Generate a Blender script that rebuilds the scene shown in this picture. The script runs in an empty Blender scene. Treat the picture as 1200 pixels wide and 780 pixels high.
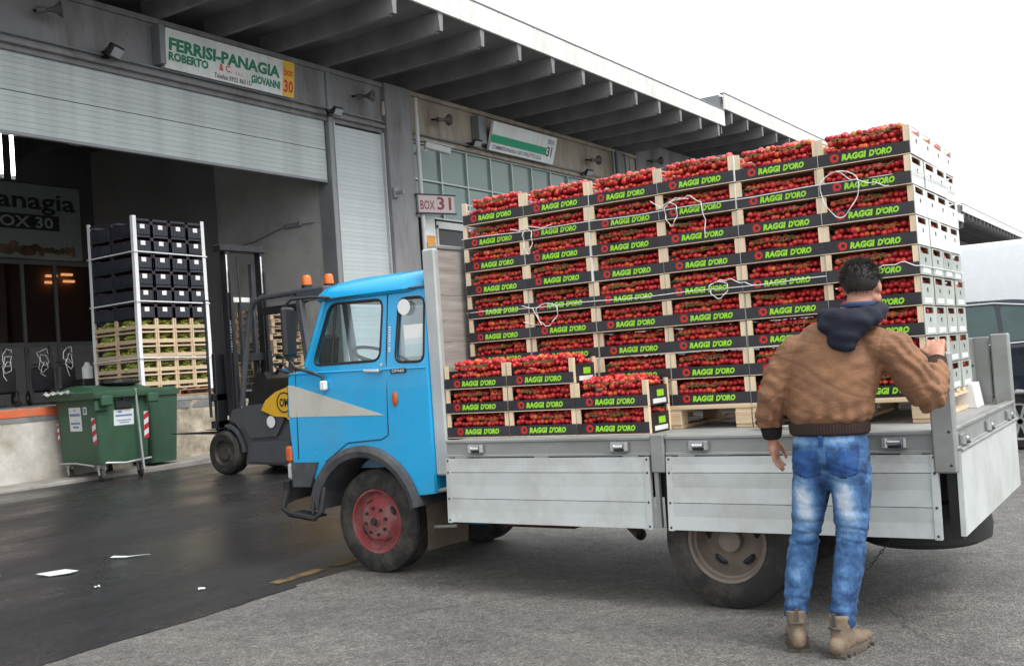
import bpy, bmesh, math, random
from mathutils import Vector, Matrix, noise
from mathutils.geometry import tessellate_polygon
R = math.radians
random.seed(7)
SC = bpy.context.scene
COL = SC.collection

# ---------------------------------------------------------------- camera
YAW, PITCH, ROLL = R(33.645), R(1.698), R(-3.981)
cf = Vector((-math.sin(YAW)*math.cos(PITCH), math.cos(YAW)*math.cos(PITCH), math.sin(PITCH)))
cr = Vector((math.cos(YAW), math.sin(YAW), 0)); cu = cr.cross(cf)
cr2 = math.cos(ROLL)*cr + math.sin(ROLL)*cu; cu2 = -math.sin(ROLL)*cr + math.cos(ROLL)*cu
cam = bpy.data.cameras.new('camera'); camo = bpy.data.objects.new('camera', cam); COL.objects.link(camo)
M = Matrix((cr2, cu2, -cf)).transposed().to_4x4(); M.translation = (0, 0, 1.42)
camo.matrix_world = M
cam.sensor_width = 36; cam.lens = 36*1203/1200; cam.clip_start = .05; cam.clip_end = 2000
SC.camera = camo

# ---------------------------------------------------------------- sky and light (bright overcast)
SUN_AZ, SUN_EL = R(98), R(52)          # light comes from the open yard on the right
W = bpy.data.worlds.new('World'); SC.world = W; W.use_nodes = True
wn = W.node_tree.nodes; wl = W.node_tree.links; wn.clear()
sky = wn.new('ShaderNodeTexSky'); sky.sky_type = 'NISHITA'; sky.sun_disc = False
sky.sun_elevation = SUN_EL; sky.sun_rotation = SUN_AZ; sky.air_density = 1.0; sky.dust_density = 6.0; sky.ozone_density = 1.0
hs = wn.new('ShaderNodeHueSaturation'); hs.inputs['Saturation'].default_value = .10; hs.inputs['Value'].default_value = 1.0
mixw = wn.new('ShaderNodeMix'); mixw.data_type = 'RGBA'; mixw.inputs[0].default_value = .55   # even cloud layer
mixw.inputs[7].default_value = (9.6, 10.0, 10.4, 1)
bg = wn.new('ShaderNodeBackground'); bg.inputs['Strength'].default_value = .12
wo = wn.new('ShaderNodeOutputWorld')
wl.new(sky.outputs[0], hs.inputs['Color']); wl.new(hs.outputs[0], mixw.inputs[6]); wl.new(mixw.outputs[2], bg.inputs[0]); wl.new(bg.outputs[0], wo.inputs[0])
sl = bpy.data.lights.new('sun', 'SUN'); sl.energy = 1.0; sl.angle = R(25); sl.color = (1, .97, .93)
so = bpy.data.objects.new('sun', sl); COL.objects.link(so)
sd = Vector((math.sin(SUN_AZ)*math.cos(SUN_EL), math.cos(SUN_AZ)*math.cos(SUN_EL), math.sin(SUN_EL)))
so.rotation_euler = (-sd).to_track_quat('-Z', 'Y').to_euler(); so.location = (0, 0, 30)
vs = SC.view_settings; vs.view_transform = 'Standard'; vs.look = 'None'; vs.exposure = 0.8; vs.gamma = 1; vs.use_curve_mapping = False
SC.cycles.max_bounces = 6

# ---------------------------------------------------------------- materials
MATS = {}
def srgb(r, g, b):
    f = lambda c: (c/255/12.92) if c/255 <= .04045 else ((c/255+.055)/1.055)**2.4
    return (f(r), f(g), f(b))
def mat(name, col, rough=.6, metal=0., var=.12, scale=6., bump=0., bscale=60., dirt=None, dirt_amt=.0, dscale=2.5,
        rand=0., rvar=.1, spec=.5, coat=0., alpha=1., trans=0., emit=None, estr=0., stretch=(1, 1, 1), coord='Object', island=None, ior=1.45, specks=None, sscale=18, samt=.8, sth=.66):
    if name in MATS: return MATS[name]
    m = bpy.data.materials.new(name); m.use_nodes = True; MATS[name] = m
    n = m.node_tree.nodes; l = m.node_tree.links; p = n['Principled BSDF']
    tc = n.new('ShaderNodeTexCoord'); mp = n.new('ShaderNodeMapping'); mp.inputs['Scale'].default_value = stretch
    l.new(tc.outputs[coord], mp.inputs[0])
    nz = n.new('ShaderNodeTexNoise'); nz.inputs['Scale'].default_value = scale; nz.inputs['Detail'].default_value = 6; nz.inputs['Roughness'].default_value = .6
    l.new(mp.outputs[0], nz.inputs['Vector'])
    src = None
    if island:                                        # list of colours picked per loose piece
        g = n.new('ShaderNodeNewGeometry'); cr_ = n.new('ShaderNodeValToRGB'); cr_.color_ramp.interpolation = 'LINEAR'
        e = cr_.color_ramp.elements
        for i, (pos, c) in enumerate(island):
            el = e[i] if i < 2 else e.new(pos)
            el.position = pos; el.color = (*c, 1)
        l.new(g.outputs['Random Per Island'], cr_.inputs[0]); src = cr_.outputs[0]
    base = n.new('ShaderNodeMix'); base.data_type = 'RGBA'; base.blend_type = 'MULTIPLY'; base.inputs[0].default_value = 1
    if src: l.new(src, base.inputs[6])
    else: base.inputs[6].default_value = (*col, 1)
    mr = n.new('ShaderNodeMapRange'); mr.inputs[1].default_value = .3; mr.inputs[2].default_value = .7
    mr.inputs[3].default_value = 1-var; mr.inputs[4].default_value = 1+var
    l.new(nz.outputs['Fac'], mr.inputs[0])
    if rand:
        oi = n.new('ShaderNodeObjectInfo'); m2 = n.new('ShaderNodeMapRange'); m2.inputs[3].default_value = 1-rand; m2.inputs[4].default_value = 1+rand
        l.new(oi.outputs['Random'], m2.inputs[0]); mu = n.new('ShaderNodeMath'); mu.operation = 'MULTIPLY'
        l.new(mr.outputs[0], mu.inputs[0]); l.new(m2.outputs[0], mu.inputs[1]); fac = mu.outputs[0]
    else: fac = mr.outputs[0]
    cb = n.new('ShaderNodeCombineColor'); [l.new(fac, cb.inputs[i]) for i in range(3)]
    l.new(cb.outputs[0], base.inputs[7]); out = base.outputs[2]
    if dirt is not None:
        dz = n.new('ShaderNodeTexNoise'); dz.inputs['Scale'].default_value = dscale; dz.inputs['Detail'].default_value = 9; dz.inputs['Roughness'].default_value = .68
        l.new(mp.outputs[0], dz.inputs['Vector'])
        dr = n.new('ShaderNodeMapRange'); dr.inputs[1].default_value = .46; dr.inputs[2].default_value = .68; dr.inputs[3].default_value = 0; dr.inputs[4].default_value = dirt_amt
        l.new(dz.outputs['Fac'], dr.inputs[0])
        dm = n.new('ShaderNodeMix'); dm.data_type = 'RGBA'; l.new(dr.outputs[0], dm.inputs[0]); l.new(out, dm.inputs[6]); dm.inputs[7].default_value = (*dirt, 1); out = dm.outputs[2]
    if specks is not None:                            # chips, scuffs and rust spots
        for sc_, th in ((sscale, sth), (sscale*3.1, sth+.02)):
            pz = n.new('ShaderNodeTexNoise'); pz.inputs['Scale'].default_value = sc_; pz.inputs['Detail'].default_value = 5; pz.inputs['Roughness'].default_value = .7; l.new(mp.outputs[0], pz.inputs['Vector'])
            pr_ = n.new('ShaderNodeMapRange'); pr_.inputs[1].default_value = th; pr_.inputs[2].default_value = th+.03; pr_.inputs[3].default_value = 0; pr_.inputs[4].default_value = samt; l.new(pz.outputs['Fac'], pr_.inputs[0])
            pm = n.new('ShaderNodeMix'); pm.data_type = 'RGBA'; l.new(pr_.outputs[0], pm.inputs[0]); l.new(out, pm.inputs[6]); pm.inputs[7].default_value = (*specks, 1); out = pm.outputs[2]
    l.new(out, p.inputs['Base Color'])
    rr = n.new('ShaderNodeMapRange'); rr.inputs[1].default_value = .3; rr.inputs[2].default_value = .7
    rr.inputs[3].default_value = max(.02, rough-rvar); rr.inputs[4].default_value = min(1, rough+rvar)
    l.new(nz.outputs['Fac'], rr.inputs[0]); l.new(rr.outputs[0], p.inputs['Roughness'])
    p.inputs['Metallic'].default_value = metal; p.inputs['Specular IOR Level'].default_value = spec; p.inputs['Coat Weight'].default_value = coat
    p.inputs['Alpha'].default_value = alpha; p.inputs['Transmission Weight'].default_value = trans; p.inputs['IOR'].default_value = ior
    if emit: p.inputs['Emission Color'].default_value = (*emit, 1); p.inputs['Emission Strength'].default_value = estr
    if bump:
        bz = n.new('ShaderNodeTexNoise'); bz.inputs['Scale'].default_value = bscale; bz.inputs['Detail'].default_value = 4
        l.new(mp.outputs[0], bz.inputs['Vector'])
        bp = n.new('ShaderNodeBump'); bp.inputs['Strength'].default_value = bump; bp.inputs['Distance'].default_value = .01
        l.new(bz.outputs['Fac'], bp.inputs['Height']); l.new(bp.outputs[0], p.inputs['Normal'])
    return m
def glassmat(name, tint, alpha=.35, rough=.03):
    if name in MATS: return MATS[name]
    m = bpy.data.materials.new(name); m.use_nodes = True; MATS[name] = m
    n = m.node_tree.nodes; l = m.node_tree.links; n.remove(n['Principled BSDF']); o = n['Material Output']
    t = n.new('ShaderNodeBsdfTransparent'); t.inputs[0].default_value = (*tint, 1)
    g = n.new('ShaderNodeBsdfGlossy'); g.inputs['Roughness'].default_value = rough; g.inputs[0].default_value = (.9, .95, 1, 1)
    lw = n.new('ShaderNodeLayerWeight'); pw = n.new('ShaderNodeMath'); pw.operation = 'POWER'; pw.inputs[1].default_value = 4; l.new(lw.outputs['Facing'], pw.inputs[0])
    ad = n.new('ShaderNodeMath'); ad.operation = 'MULTIPLY_ADD'; ad.inputs[1].default_value = .6; ad.inputs[2].default_value = alpha*.2
    l.new(pw.outputs[0], ad.inputs[0])
    mx = n.new('ShaderNodeMixShader'); l.new(ad.outputs[0], mx.inputs[0]); l.new(t.outputs[0], mx.inputs[1]); l.new(g.outputs[0], mx.inputs[2])
    l.new(mx.outputs[0], o.inputs[0]); return m

def ground_mat(name, dark):
    m = bpy.data.materials.new(name); m.use_nodes = True; MATS[name] = m
    n = m.node_tree.nodes; l = m.node_tree.links; p = n['Principled BSDF']
    tc = n.new('ShaderNodeTexCoord')
    def nz(s, d=6, r=.6, stretch=None):
        t = n.new('ShaderNodeTexNoise'); t.inputs['Scale'].default_value = s; t.inputs['Detail'].default_value = d; t.inputs['Roughness'].default_value = r
        if stretch:
            mp = n.new('ShaderNodeMapping'); mp.inputs['Scale'].default_value = stretch; l.new(tc.outputs['Object'], mp.inputs[0]); l.new(mp.outputs[0], t.inputs[0])
        else: l.new(tc.outputs['Object'], t.inputs[0])
        return t
    def ramp(src, stops):
        c = n.new('ShaderNodeValToRGB'); e = c.color_ramp.elements
        for i, (pos, v) in enumerate(stops):
            el = e[i] if i < 2 else e.new(pos)
            el.position = pos; el.color = (*v, 1) if len(v) == 3 else (*v,)
        l.new(src, c.inputs[0]); return c.outputs[0]
    vo = n.new('ShaderNodeTexVoronoi'); vo.inputs['Scale'].default_value = 115; l.new(tc.outputs['Object'], vo.inputs[0])   # aggregate stones
    sep = n.new('ShaderNodeSeparateColor'); l.new(vo.outputs['Color'], sep.inputs[0])
    vo2 = n.new('ShaderNodeTexVoronoi'); vo2.inputs['Scale'].default_value = 28; l.new(tc.outputs['Object'], vo2.inputs[0])
    sep2 = n.new('ShaderNodeSeparateColor'); l.new(vo2.outputs['Color'], sep2.inputs[0])
    if dark:
        a = ramp(sep.outputs[0], [(0, (.016, .016, .018)), (.7, (.028, .028, .031)), (1, (.055, .054, .055))])
        big = ramp(nz(.9, 8, .65, (1, .35, 1)).outputs[0], [(.3, (.7, .7, .72)), (.55, (1.0, .98, .98)), (.75, (1.8, 1.7, 1.6))])
    else:
        a = ramp(sep.outputs[0], [(0, (.085, .081, .075)), (.35, (.135, .130, .122)), (.75, (.175, .169, .158)), (1, (.26, .252, .236))])
        big = ramp(nz(.7, 8, .65).outputs[0], [(.25, (.62, .61, .60)), (.48, (.92, .91, .90)), (.62, (1.05, 1.05, 1.03)), (.8, (1.22, 1.21, 1.18))])
    mu = n.new('ShaderNodeMix'); mu.data_type = 'RGBA'; mu.blend_type = 'MULTIPLY'; mu.inputs[0].default_value = 1; l.new(a, mu.inputs[6]); l.new(big, mu.inputs[7])
    mid = ramp(nz(7, 8, .7).outputs[0], [(.3, (.75, .75, .75)), (.7, (1.2, 1.2, 1.2))])
    mu2 = n.new('ShaderNodeMix'); mu2.data_type = 'RGBA'; mu2.blend_type = 'MULTIPLY'; mu2.inputs[0].default_value = 1; l.new(mu.outputs[2], mu2.inputs[6]); l.new(mid, mu2.inputs[7])
    out = mu2.outputs[2]
    if not dark:      # darker stones and worn cracks
        st = ramp(sep2.outputs[1], [(.0, (.62, .62, .62)), (.3, (1, 1, 1)), (1, (1.08, 1.08, 1.08))])
        mu3 = n.new('ShaderNodeMix'); mu3.data_type = 'RGBA'; mu3.blend_type = 'MULTIPLY'; mu3.inputs[0].default_value = .6; l.new(out, mu3.inputs[6]); l.new(st, mu3.inputs[7]); out = mu3.outputs[2]
    # stains, tyre tracks and hairline cracks
    sn = ramp(nz(.33 if not dark else .5, 9, .72, (1, .6, 1)).outputs[0], [(.40, (1, 1, 1)), (.58, (.97, .97, .97)), (.72, (.55, .54, .53) if not dark else (1.7, 1.6, 1.5))])
    wp = nz(2.2, 5, .6); ws = n.new('ShaderNodeMix'); ws.data_type = 'RGBA'; ws.blend_type = 'ADD'; ws.inputs[0].default_value = .35
    l.new(tc.outputs['Object'], ws.inputs[6]); l.new(wp.outputs['Color'], ws.inputs[7])
    ck = n.new('ShaderNodeTexVoronoi'); ck.feature = 'DISTANCE_TO_EDGE'; ck.inputs['Scale'].default_value = .23; l.new(ws.outputs[2], ck.inputs[0])
    cl = ramp(ck.outputs['Distance'], [(0, (.66, .65, .64)), (.0012, (.8, .8, .8)), (.003, (1, 1, 1))])
    tr = ramp(nz(1.4, 7, .7, (1.4, .06, 1) if dark else (.10, 1.3, 1)).outputs[0], [(.35, (.82, .82, .82)), (.6, (1.04, 1.04, 1.03))])
    for q in (sn, cl, tr):
        mq = n.new('ShaderNodeMix'); mq.data_type = 'RGBA'; mq.blend_type = 'MULTIPLY'; mq.inputs[0].default_value = 1; l.new(out, mq.inputs[6]); l.new(q, mq.inputs[7]); out = mq.outputs[2]
    l.new(out, p.inputs['Base Color'])
    if dark: rg = ramp(nz(.55, 7, .6, (1, .45, 1)).outputs[0], [(.35, (.14,)*3), (.5, (.32,)*3), (.68, (.58,)*3)])
    else: rg = ramp(nz(.8, 6).outputs[0], [(.3, (.55,)*3), (.7, (.85,)*3)])
    l.new(rg, p.inputs['Roughness'])
    bp = n.new('ShaderNodeBump'); bp.inputs['Strength'].default_value = .25 if dark else .7; bp.inputs['Distance'].default_value = .006
    l.new(vo.outputs['Distance'], bp.inputs['Height']); l.new(bp.outputs[0], p.inputs['Normal'])
    return m

# ---------------------------------------------------------------- mesh helpers
ORG = {}
class MB:
    def __init__(s): s.v = []; s.f = []; s.sm = []
    def add(s, vs_, fs, smooth=False):
        o = len(s.v); s.v += [tuple(v) for v in vs_]
        s.f += [tuple(i+o for i in f) for f in fs]; s.sm += [smooth]*len(fs); return s
    def box(s, x0, x1, y0, y1, z0, z1, b=0):
        return s.obox(((x0+x1)/2, (y0+y1)/2, (z0+z1)/2), (abs(x1-x0), abs(y1-y0), abs(z1-z0)), None, b)
    def obox(s, c, size, rot=None, b=0):
        hx, hy, hz = (q/2 for q in size); vs_ = []; fs = []
        if b <= 0:
            vs_ = [Vector((x, y, z)) for x in (-hx, hx) for y in (-hy, hy) for z in (-hz, hz)]
            fs = [(0, 1, 3, 2), (4, 6, 7, 5), (0, 4, 5, 1), (2, 3, 7, 6), (0, 2, 6, 4), (1, 5, 7, 3)]
        else:
            b = min(b, hx*.9, hy*.9, hz*.9); idx = {}
            for sx in (-1, 1):
                for sy in (-1, 1):
                    for sz in (-1, 1):
                        for a in range(3):
                            d = [hx-b, hy-b, hz-b]; d[a] = (hx, hy, hz)[a]
                            idx[(sx, sy, sz, a)] = len(vs_); vs_.append(Vector((sx*d[0], sy*d[1], sz*d[2])))
            for a in range(3):
                u, w = (a+1) % 3, (a+2) % 3
                for sa in (-1, 1):
                    def key(su, sw, ax):
                        k = [0, 0, 0]; k[a] = sa; k[u] = su; k[w] = sw; return idx[(*k, ax)]
                    q = [key(-1, -1, a), key(1, -1, a), key(1, 1, a), key(-1, 1, a)]
                    fs.append(tuple(q if sa > 0 else q[::-1]))
                for su in (-1, 1):
                    for sw in (-1, 1):
                        pass
            for a in range(3):                      # edge chamfers: edge runs along a
                u, w = (a+1) % 3, (a+2) % 3
                for su in (-1, 1):
                    for sw in (-1, 1):
                        def k2(sa, ax):
                            k = [0, 0, 0]; k[a] = sa; k[u] = su; k[w] = sw; return idx[(*k, ax)]
                        q = (k2(-1, u), k2(1, u), k2(1, w), k2(-1, w))
                        fs.append(q if su*sw < 0 else q[::-1])
            for sx in (-1, 1):
                for sy in (-1, 1):
                    for sz in (-1, 1):
                        q = tuple(idx[(sx, sy, sz, a)] for a in range(3)); fs.append(q if sx*sy*sz > 0 else q[::-1])
        c = Vector(c)
        if rot is not None: vs_ = [rot @ v for v in vs_]
        return s.add([v+c for v in vs_], fs)
    def bar(s, p0, p1, w, h, up=(0, 0, 1), b=0):      # box along p0-p1, w sideways, h along up
        p0, p1 = Vector(p0), Vector(p1); d = p1-p0; L = d.length; d.normalize(); up = Vector(up)
        x = d.cross(up)
        if x.length < 1e-5: x = d.cross(Vector((1, 0, 0)))
        x.normalize(); z = x.cross(d)
        return s.obox((p0+p1)/2, (L, w, h), Matrix((d, x, z)).transposed(), b)
    def rings(s, rs, cap=True, closed=True, smooth=True):
        n = len(rs[0]); vs_ = [v for r in rs for v in r]; fs = []
        for i in range(len(rs)-1):
            for j in range(n if closed else n-1):
                k = (j+1) % n; fs.append((i*n+j, i*n+k, (i+1)*n+k, (i+1)*n+j))
        s.add(vs_, fs, smooth)
        if cap:
            o = len(s.v)-len(vs_)
            s.f.append(tuple(o+j for j in range(n))[::-1]); s.f.append(tuple(o+(len(rs)-1)*n+j for j in range(n))); s.sm += [False, False]
        return s
    def cyl(s, p0, p1, r0, r1=None, n=16, cap=True, smooth=True):
        p0, p1 = Vector(p0), Vector(p1); r1 = r0 if r1 is None else r1
        d = (p1-p0).normalized(); a = d.orthogonal().normalized(); b = d.cross(a)
        cs = [(math.cos(2*math.pi*i/n), math.sin(2*math.pi*i/n)) for i in range(n)]
        return s.rings([[p0+r0*(a*c+b*t) for c, t in cs], [p1+r1*(a*c+b*t) for c, t in cs]], cap, True, smooth)
    def lathe(s, prof, c, axis=(0, 1, 0), n=32, smooth=True):   # prof [(r, h)]
        c = Vector(c); d = Vector(axis).normalized(); a = d.orthogonal().normalized(); b = d.cross(a)
        rs = [[c+d*h+r*(a*math.cos(2*math.pi*i/n)+b*math.sin(2*math.pi*i/n)) for i in range(n)] for r, h in prof]
        return s.rings(rs, False, True, smooth)
    def tube(s, pts, r, n=8, cap=True, closed=False):
        pts = [Vector(p) for p in pts]; rs = []; N = len(pts); prev = None
        for i, p in enumerate(pts):
            if closed: t = (pts[(i+1) % N]-pts[i-1])
            else: t = (pts[min(i+1, N-1)]-pts[max(i-1, 0)])
            t.normalize()
            if prev is None: a = t.orthogonal().normalized()
            else: a = (prev - t*prev.dot(t)); a = a.normalized() if a.length > 1e-6 else t.orthogonal().normalized()
            prev = a; b = t.cross(a); rr = r[i] if isinstance(r, (list, tuple)) else r
            rs.append([p+rr*(a*math.cos(2*math.pi*j/n)+b*math.sin(2*math.pi*j/n)) for j in range(n)])
        if closed: rs.append(rs[0]); cap = False
        return s.rings(rs, cap)
    def prism(s, outer, holes, fn, t):                # polygon in (u,v) with holes; fn(u,v,d) -> point; thickness t
        loops = [outer]+list(holes or []); pl = [[Vector((u, v, 0)) for u, v in lp] for lp in loops]
        tri = tessellate_polygon(pl); flat = [p for lp in loops for p in lp]; n = len(flat)
        vs_ = [fn(u, v, 0) for u, v in flat]+[fn(u, v, t) for u, v in flat]; fs = []
        for a, b, c in tri: fs.append((a, b, c)); fs.append((c+n, b+n, a+n))
        o = 0
        for lp in loops:
            m = len(lp)
            for i in range(m): j = (i+1) % m; fs.append((o+i, o+j, o+j+n, o+i+n))
            o += m
        return s.add(vs_, fs)
    def ell(s, c, r, nu=16, nv=10, fn=None):
        c = Vector(c); rs = []
        for i in range(nv+1):
            th = math.pi*i/nv; rs.append([])
            for j in range(nu):
                ph = 2*math.pi*j/nu; v = Vector((math.sin(th)*math.cos(ph), math.sin(th)*math.sin(ph), math.cos(th)))
                if fn: v = fn(v)
                rs[-1].append(c+Vector((v.x*r[0], v.y*r[1], v.z*r[2])))
        return s.rings(rs, False)
    def grid(s, fn, nu, nv, smooth=True):
        vs_ = [fn(i/nu, j/nv) for i in range(nu+1) for j in range(nv+1)]
        fs = [(i*(nv+1)+j, (i+1)*(nv+1)+j, (i+1)*(nv+1)+j+1, i*(nv+1)+j+1) for i in range(nu) for j in range(nv)]
        return s.add(vs_, fs, smooth)
    def mesh(s, name, off=(0, 0, 0), sharp=35, normals=True):
        me = bpy.data.meshes.new(name); ox, oy, oz = off
        me.from_pydata([(x-ox, y-oy, z-oz) for x, y, z in s.v], [], s.f)
        me.polygons.foreach_set('use_smooth', s.sm)
        if normals:
            bm = bmesh.new(); bm.from_mesh(me); bmesh.ops.recalc_face_normals(bm, faces=bm.faces); bm.to_mesh(me); bm.free()
        if any(s.sm): me.set_sharp_from_angle(angle=R(sharp))
        me.update(); return me

def link(o, parent=None):
    COL.objects.link(o)
    if parent is not None: o.parent = parent
    return o
def tag(o, label, cat, group=None):
    o['label'] = label; o['category'] = cat
    if group: o['group'] = group
    return o
def thing(name, label, cat, loc=(0, 0, 0), group=None, rz=0):
    o = bpy.data.objects.new(name, None); link(o); o.location = loc; o.rotation_euler[2] = rz; o.empty_display_size = .1
    ORG[o.name] = Vector(loc); return tag(o, label, cat, group)
def obj(name, mb, m, parent=None, local=False, sharp=35, org=None, normals=True):   # builds in world space unless local
    off = Vector((0, 0, 0))
    if parent is not None and not local: off = ORG[parent.name]
    elif parent is None and org is not None: off = Vector(org)
    me = mb.mesh(name, off, sharp, normals) if isinstance(mb, MB) else mb
    if m is not None:
        me.materials.clear(); me.materials.append(m)
    o = bpy.data.objects.new(name, me); link(o, parent)
    if parent is None: o.location = off
    ORG[o.name] = off; return o
def struct(name, mb, m, parent=None, **k):
    o = obj(name, mb, m, parent, **k)
    if parent is None: o['kind'] = 'structure'
    return o
def inst(name, me, parent, loc=(0, 0, 0)):
    o = bpy.data.objects.new(name, me); link(o, parent); o.location = loc; ORG[o.name] = Vector(loc); return o
def copy_tree(o, parent=None):
    c = o.copy(); link(c); c.parent = parent
    for ch in list(o.children): copy_tree(ch, c)
    return c
def remesh(mb, voxel, smooth=4, disp=None):
    me = mb.mesh('tmp'); t = bpy.data.objects.new('tmp', me); COL.objects.link(t)
    md = t.modifiers.new('r', 'REMESH'); md.mode = 'VOXEL'; md.voxel_size = voxel; md.use_smooth_shade = True
    if smooth:
        s2 = t.modifiers.new('s', 'SMOOTH'); s2.iterations = smooth; s2.factor = .5
    dg = bpy.context.evaluated_depsgraph_get(); out = bpy.data.meshes.new_from_object(t.evaluated_get(dg))
    bpy.data.objects.remove(t); bpy.data.meshes.remove(me)
    if disp:
        ns = [v.normal.copy() for v in out.vertices]
        for v, nn in zip(out.vertices, ns): v.co = v.co + nn*disp(v.co)
        out.update()
    out.polygons.foreach_set('use_smooth', [True]*len(out.polygons)); return out
def text_mesh(txt, w, h, bold=.0, shear=0., keep=False, spacing=1.0, ext=.002):
    cu_ = bpy.data.curves.new('txt', 'FONT'); cu_.body = txt; cu_.resolution_u = 2; cu_.offset = bold; cu_.shear = shear; cu_.space_character = spacing; cu_.align_x = 'LEFT'
    t = bpy.data.objects.new('txt', cu_); COL.objects.link(t)
    dg = bpy.context.evaluated_depsgraph_get(); dg.update(); me = bpy.data.meshes.new_from_object(t.evaluated_get(dg)); bpy.data.objects.remove(t)
    xs = [v.co.x for v in me.vertices]; ys = [v.co.y for v in me.vertices]
    x0, x1, y0, y1 = min(xs), max(xs), min(ys), max(ys)
    vs_ = [((v.co.x-x0)/(x1-x0)*w-w/2, (v.co.y-y0)/(y1-y0)*h-h/2) for v in me.vertices]; fs = [tuple(p.vertices) for p in me.polygons]
    bpy.data.meshes.remove(me); return vs_, fs
def text_on(mb, txt, w, h, c, right, up, **k):      # flat print: text laid on a plane through c
    vs_, fs = text_mesh(txt, w, h, **k); c, right, up = Vector(c), Vector(right).normalized(), Vector(up).normalized()
    mb.add([c+right*u+up*v for u, v in vs_], fs); return mb
ORD = ['first', 'second', 'third', 'fourth', 'fifth', 'sixth', 'seventh', 'eighth', 'ninth', 'tenth', 'eleventh', 'twelfth', 'thirteenth', 'fourteenth', 'fifteenth']
# ---------------------------------------------------------------- material set
DIRT = (.10, .085, .065)
m_conc = mat('concrete_grey', (.23, .23, .235), .85, var=.18, scale=1.2, bump=.25, bscale=25, specks=(.06, .055, .05), sscale=6, samt=.5, dirt=(.085, .08, .075), dirt_amt=.7, dscale=1.3, stretch=(1, 1, .28))
m_beam = mat('concrete_rib', (.215, .205, .21), .85, var=.15, scale=1.0, bump=.2, bscale=20, dirt=(.10, .095, .09), dirt_amt=.5, dscale=.7, rand=.1)
m_beige = mat('beige_render', (.36, .32, .26), .85, var=.15, scale=.8, bump=.2, bscale=30, dirt=(.13, .11, .09), dirt_amt=.75, dscale=1.4, stretch=(1, 1, .25))
m_fascia = mat('fascia_panel_paint', (.74, .73, .70), .7, var=.10, scale=1.5, dirt=(.30, .28, .25), dirt_amt=.5, dscale=1.3, rand=.05, stretch=(1, 1, .3))
m_shut = mat('shutter_slat', (.46, .50, .50), .5, metal=.15, var=.07, scale=.8, dirt=(.27, .28, .27), dirt_amt=.6, dscale=1.1, rand=.05)
m_shutb = mat('shutter_slat_pale', (.48, .52, .53), .5, metal=.1, var=.06, scale=1.5, rand=.04)
m_steel = mat('steel_grey_paint', (.23, .245, .255), .5, metal=.2, var=.12, scale=3)
m_pipe = mat('pipe_pale', (.50, .50, .49), .5, var=.1)
m_gpane = mat('green_glass_block', (.14, .215, .195), .18, var=.12, scale=.5, rand=.15, spec=.7)
m_mull = mat('mullion_metal', (.42, .46, .45), .45, metal=.4)
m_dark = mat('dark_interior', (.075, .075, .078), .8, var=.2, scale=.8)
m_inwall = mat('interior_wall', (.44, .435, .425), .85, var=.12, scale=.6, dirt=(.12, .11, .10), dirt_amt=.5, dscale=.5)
m_infloor = mat('dock_floor', (.20, .20, .195), .6, var=.2, scale=1.2, dirt=(.08, .075, .07), dirt_amt=.7)
m_dock = mat('dock_render', (.52, .50, .46), .9, var=.22, scale=1.5, bump=.5, bscale=14, dirt=(.26, .22, .16), dirt_amt=.75, dscale=1.1)
m_rubble = mat('dock_rubble', (.40, .35, .27), .95, var=.35, scale=4, bump=1.0, bscale=9, dirt=(.17, .14, .10), dirt_amt=.8, dscale=3)
m_orange = mat('orange_edge_paint', (.55, .12, .045), .7, var=.2, scale=3, dirt=(.3, .15, .1), dirt_amt=.6)
m_kerb = mat('kerb_concrete', (.30, .285, .26), .9, var=.2, scale=3, bump=.3, dirt=(.12, .11, .1), dirt_amt=.6)
m_black = mat('black_plastic', (.016, .016, .018), .45, var=.2)
m_blackm = mat('black_metal', (.022, .023, .026), .4, var=.2, metal=.2)
m_rubber = mat('tyre_rubber', (.022, .021, .020), .8, var=.25, scale=5, bump=.2, dirt=(.10, .09, .075), dirt_amt=.7, dscale=5)
m_white = mat('white_print', (.78, .78, .77), .5, var=.04)
m_wpaint = mat('white_vehicle_paint', (.80, .82, .84), .25, var=.03, coat=.3)
m_green = mat('sign_green', (.01, .20, .10), .5, var=.06)
m_red = mat('sign_red', (.55, .03, .03), .5, var=.06)
m_yel = mat('sign_yellow', (.75, .45, .03), .5, var=.05)
m_ink = mat('ink_dark', (.02, .02, .022), .5, var=.1)
m_grat = mat('galvanised', (.42, .43, .43), .4, metal=.6, var=.12, scale=8)

# ---------------------------------------------------------------- ground
g_pale = ground_mat('pale_worn_asphalt', False); g_dark = ground_mat('wet_dark_asphalt', True)
mb = MB(); mb.grid(lambda u, v: Vector((-160+u*420, -60+v*520, 0)), 6, 6); struct('ground', mb, g_pale)
# wet lane beside the dock, its edge slightly ragged
edge = []
y = -30.
while y < 130:
    if -2 < y < 14: st = .05
    else: st = 2.
    base = -5.19-.018*max(0, y-3) - (.05 if y > 5 else 0)
    j = .06*noise.noise((y*1.3, 0, 0))+.03*noise.noise((y*5, 3, 0))+.02*noise.noise((y*17, 7, 0))
    edge.append((base+j, y)); y += st
mb = MB(); n = len(edge)
mb.add([(x, y, .004) for x, y in edge]+[(-15.72, y, .004) for x, y in edge], [(i, i+1, n+i+1, n+i) for i in range(n-1)])
struct('wet_lane', mb, g_dark)
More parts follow.
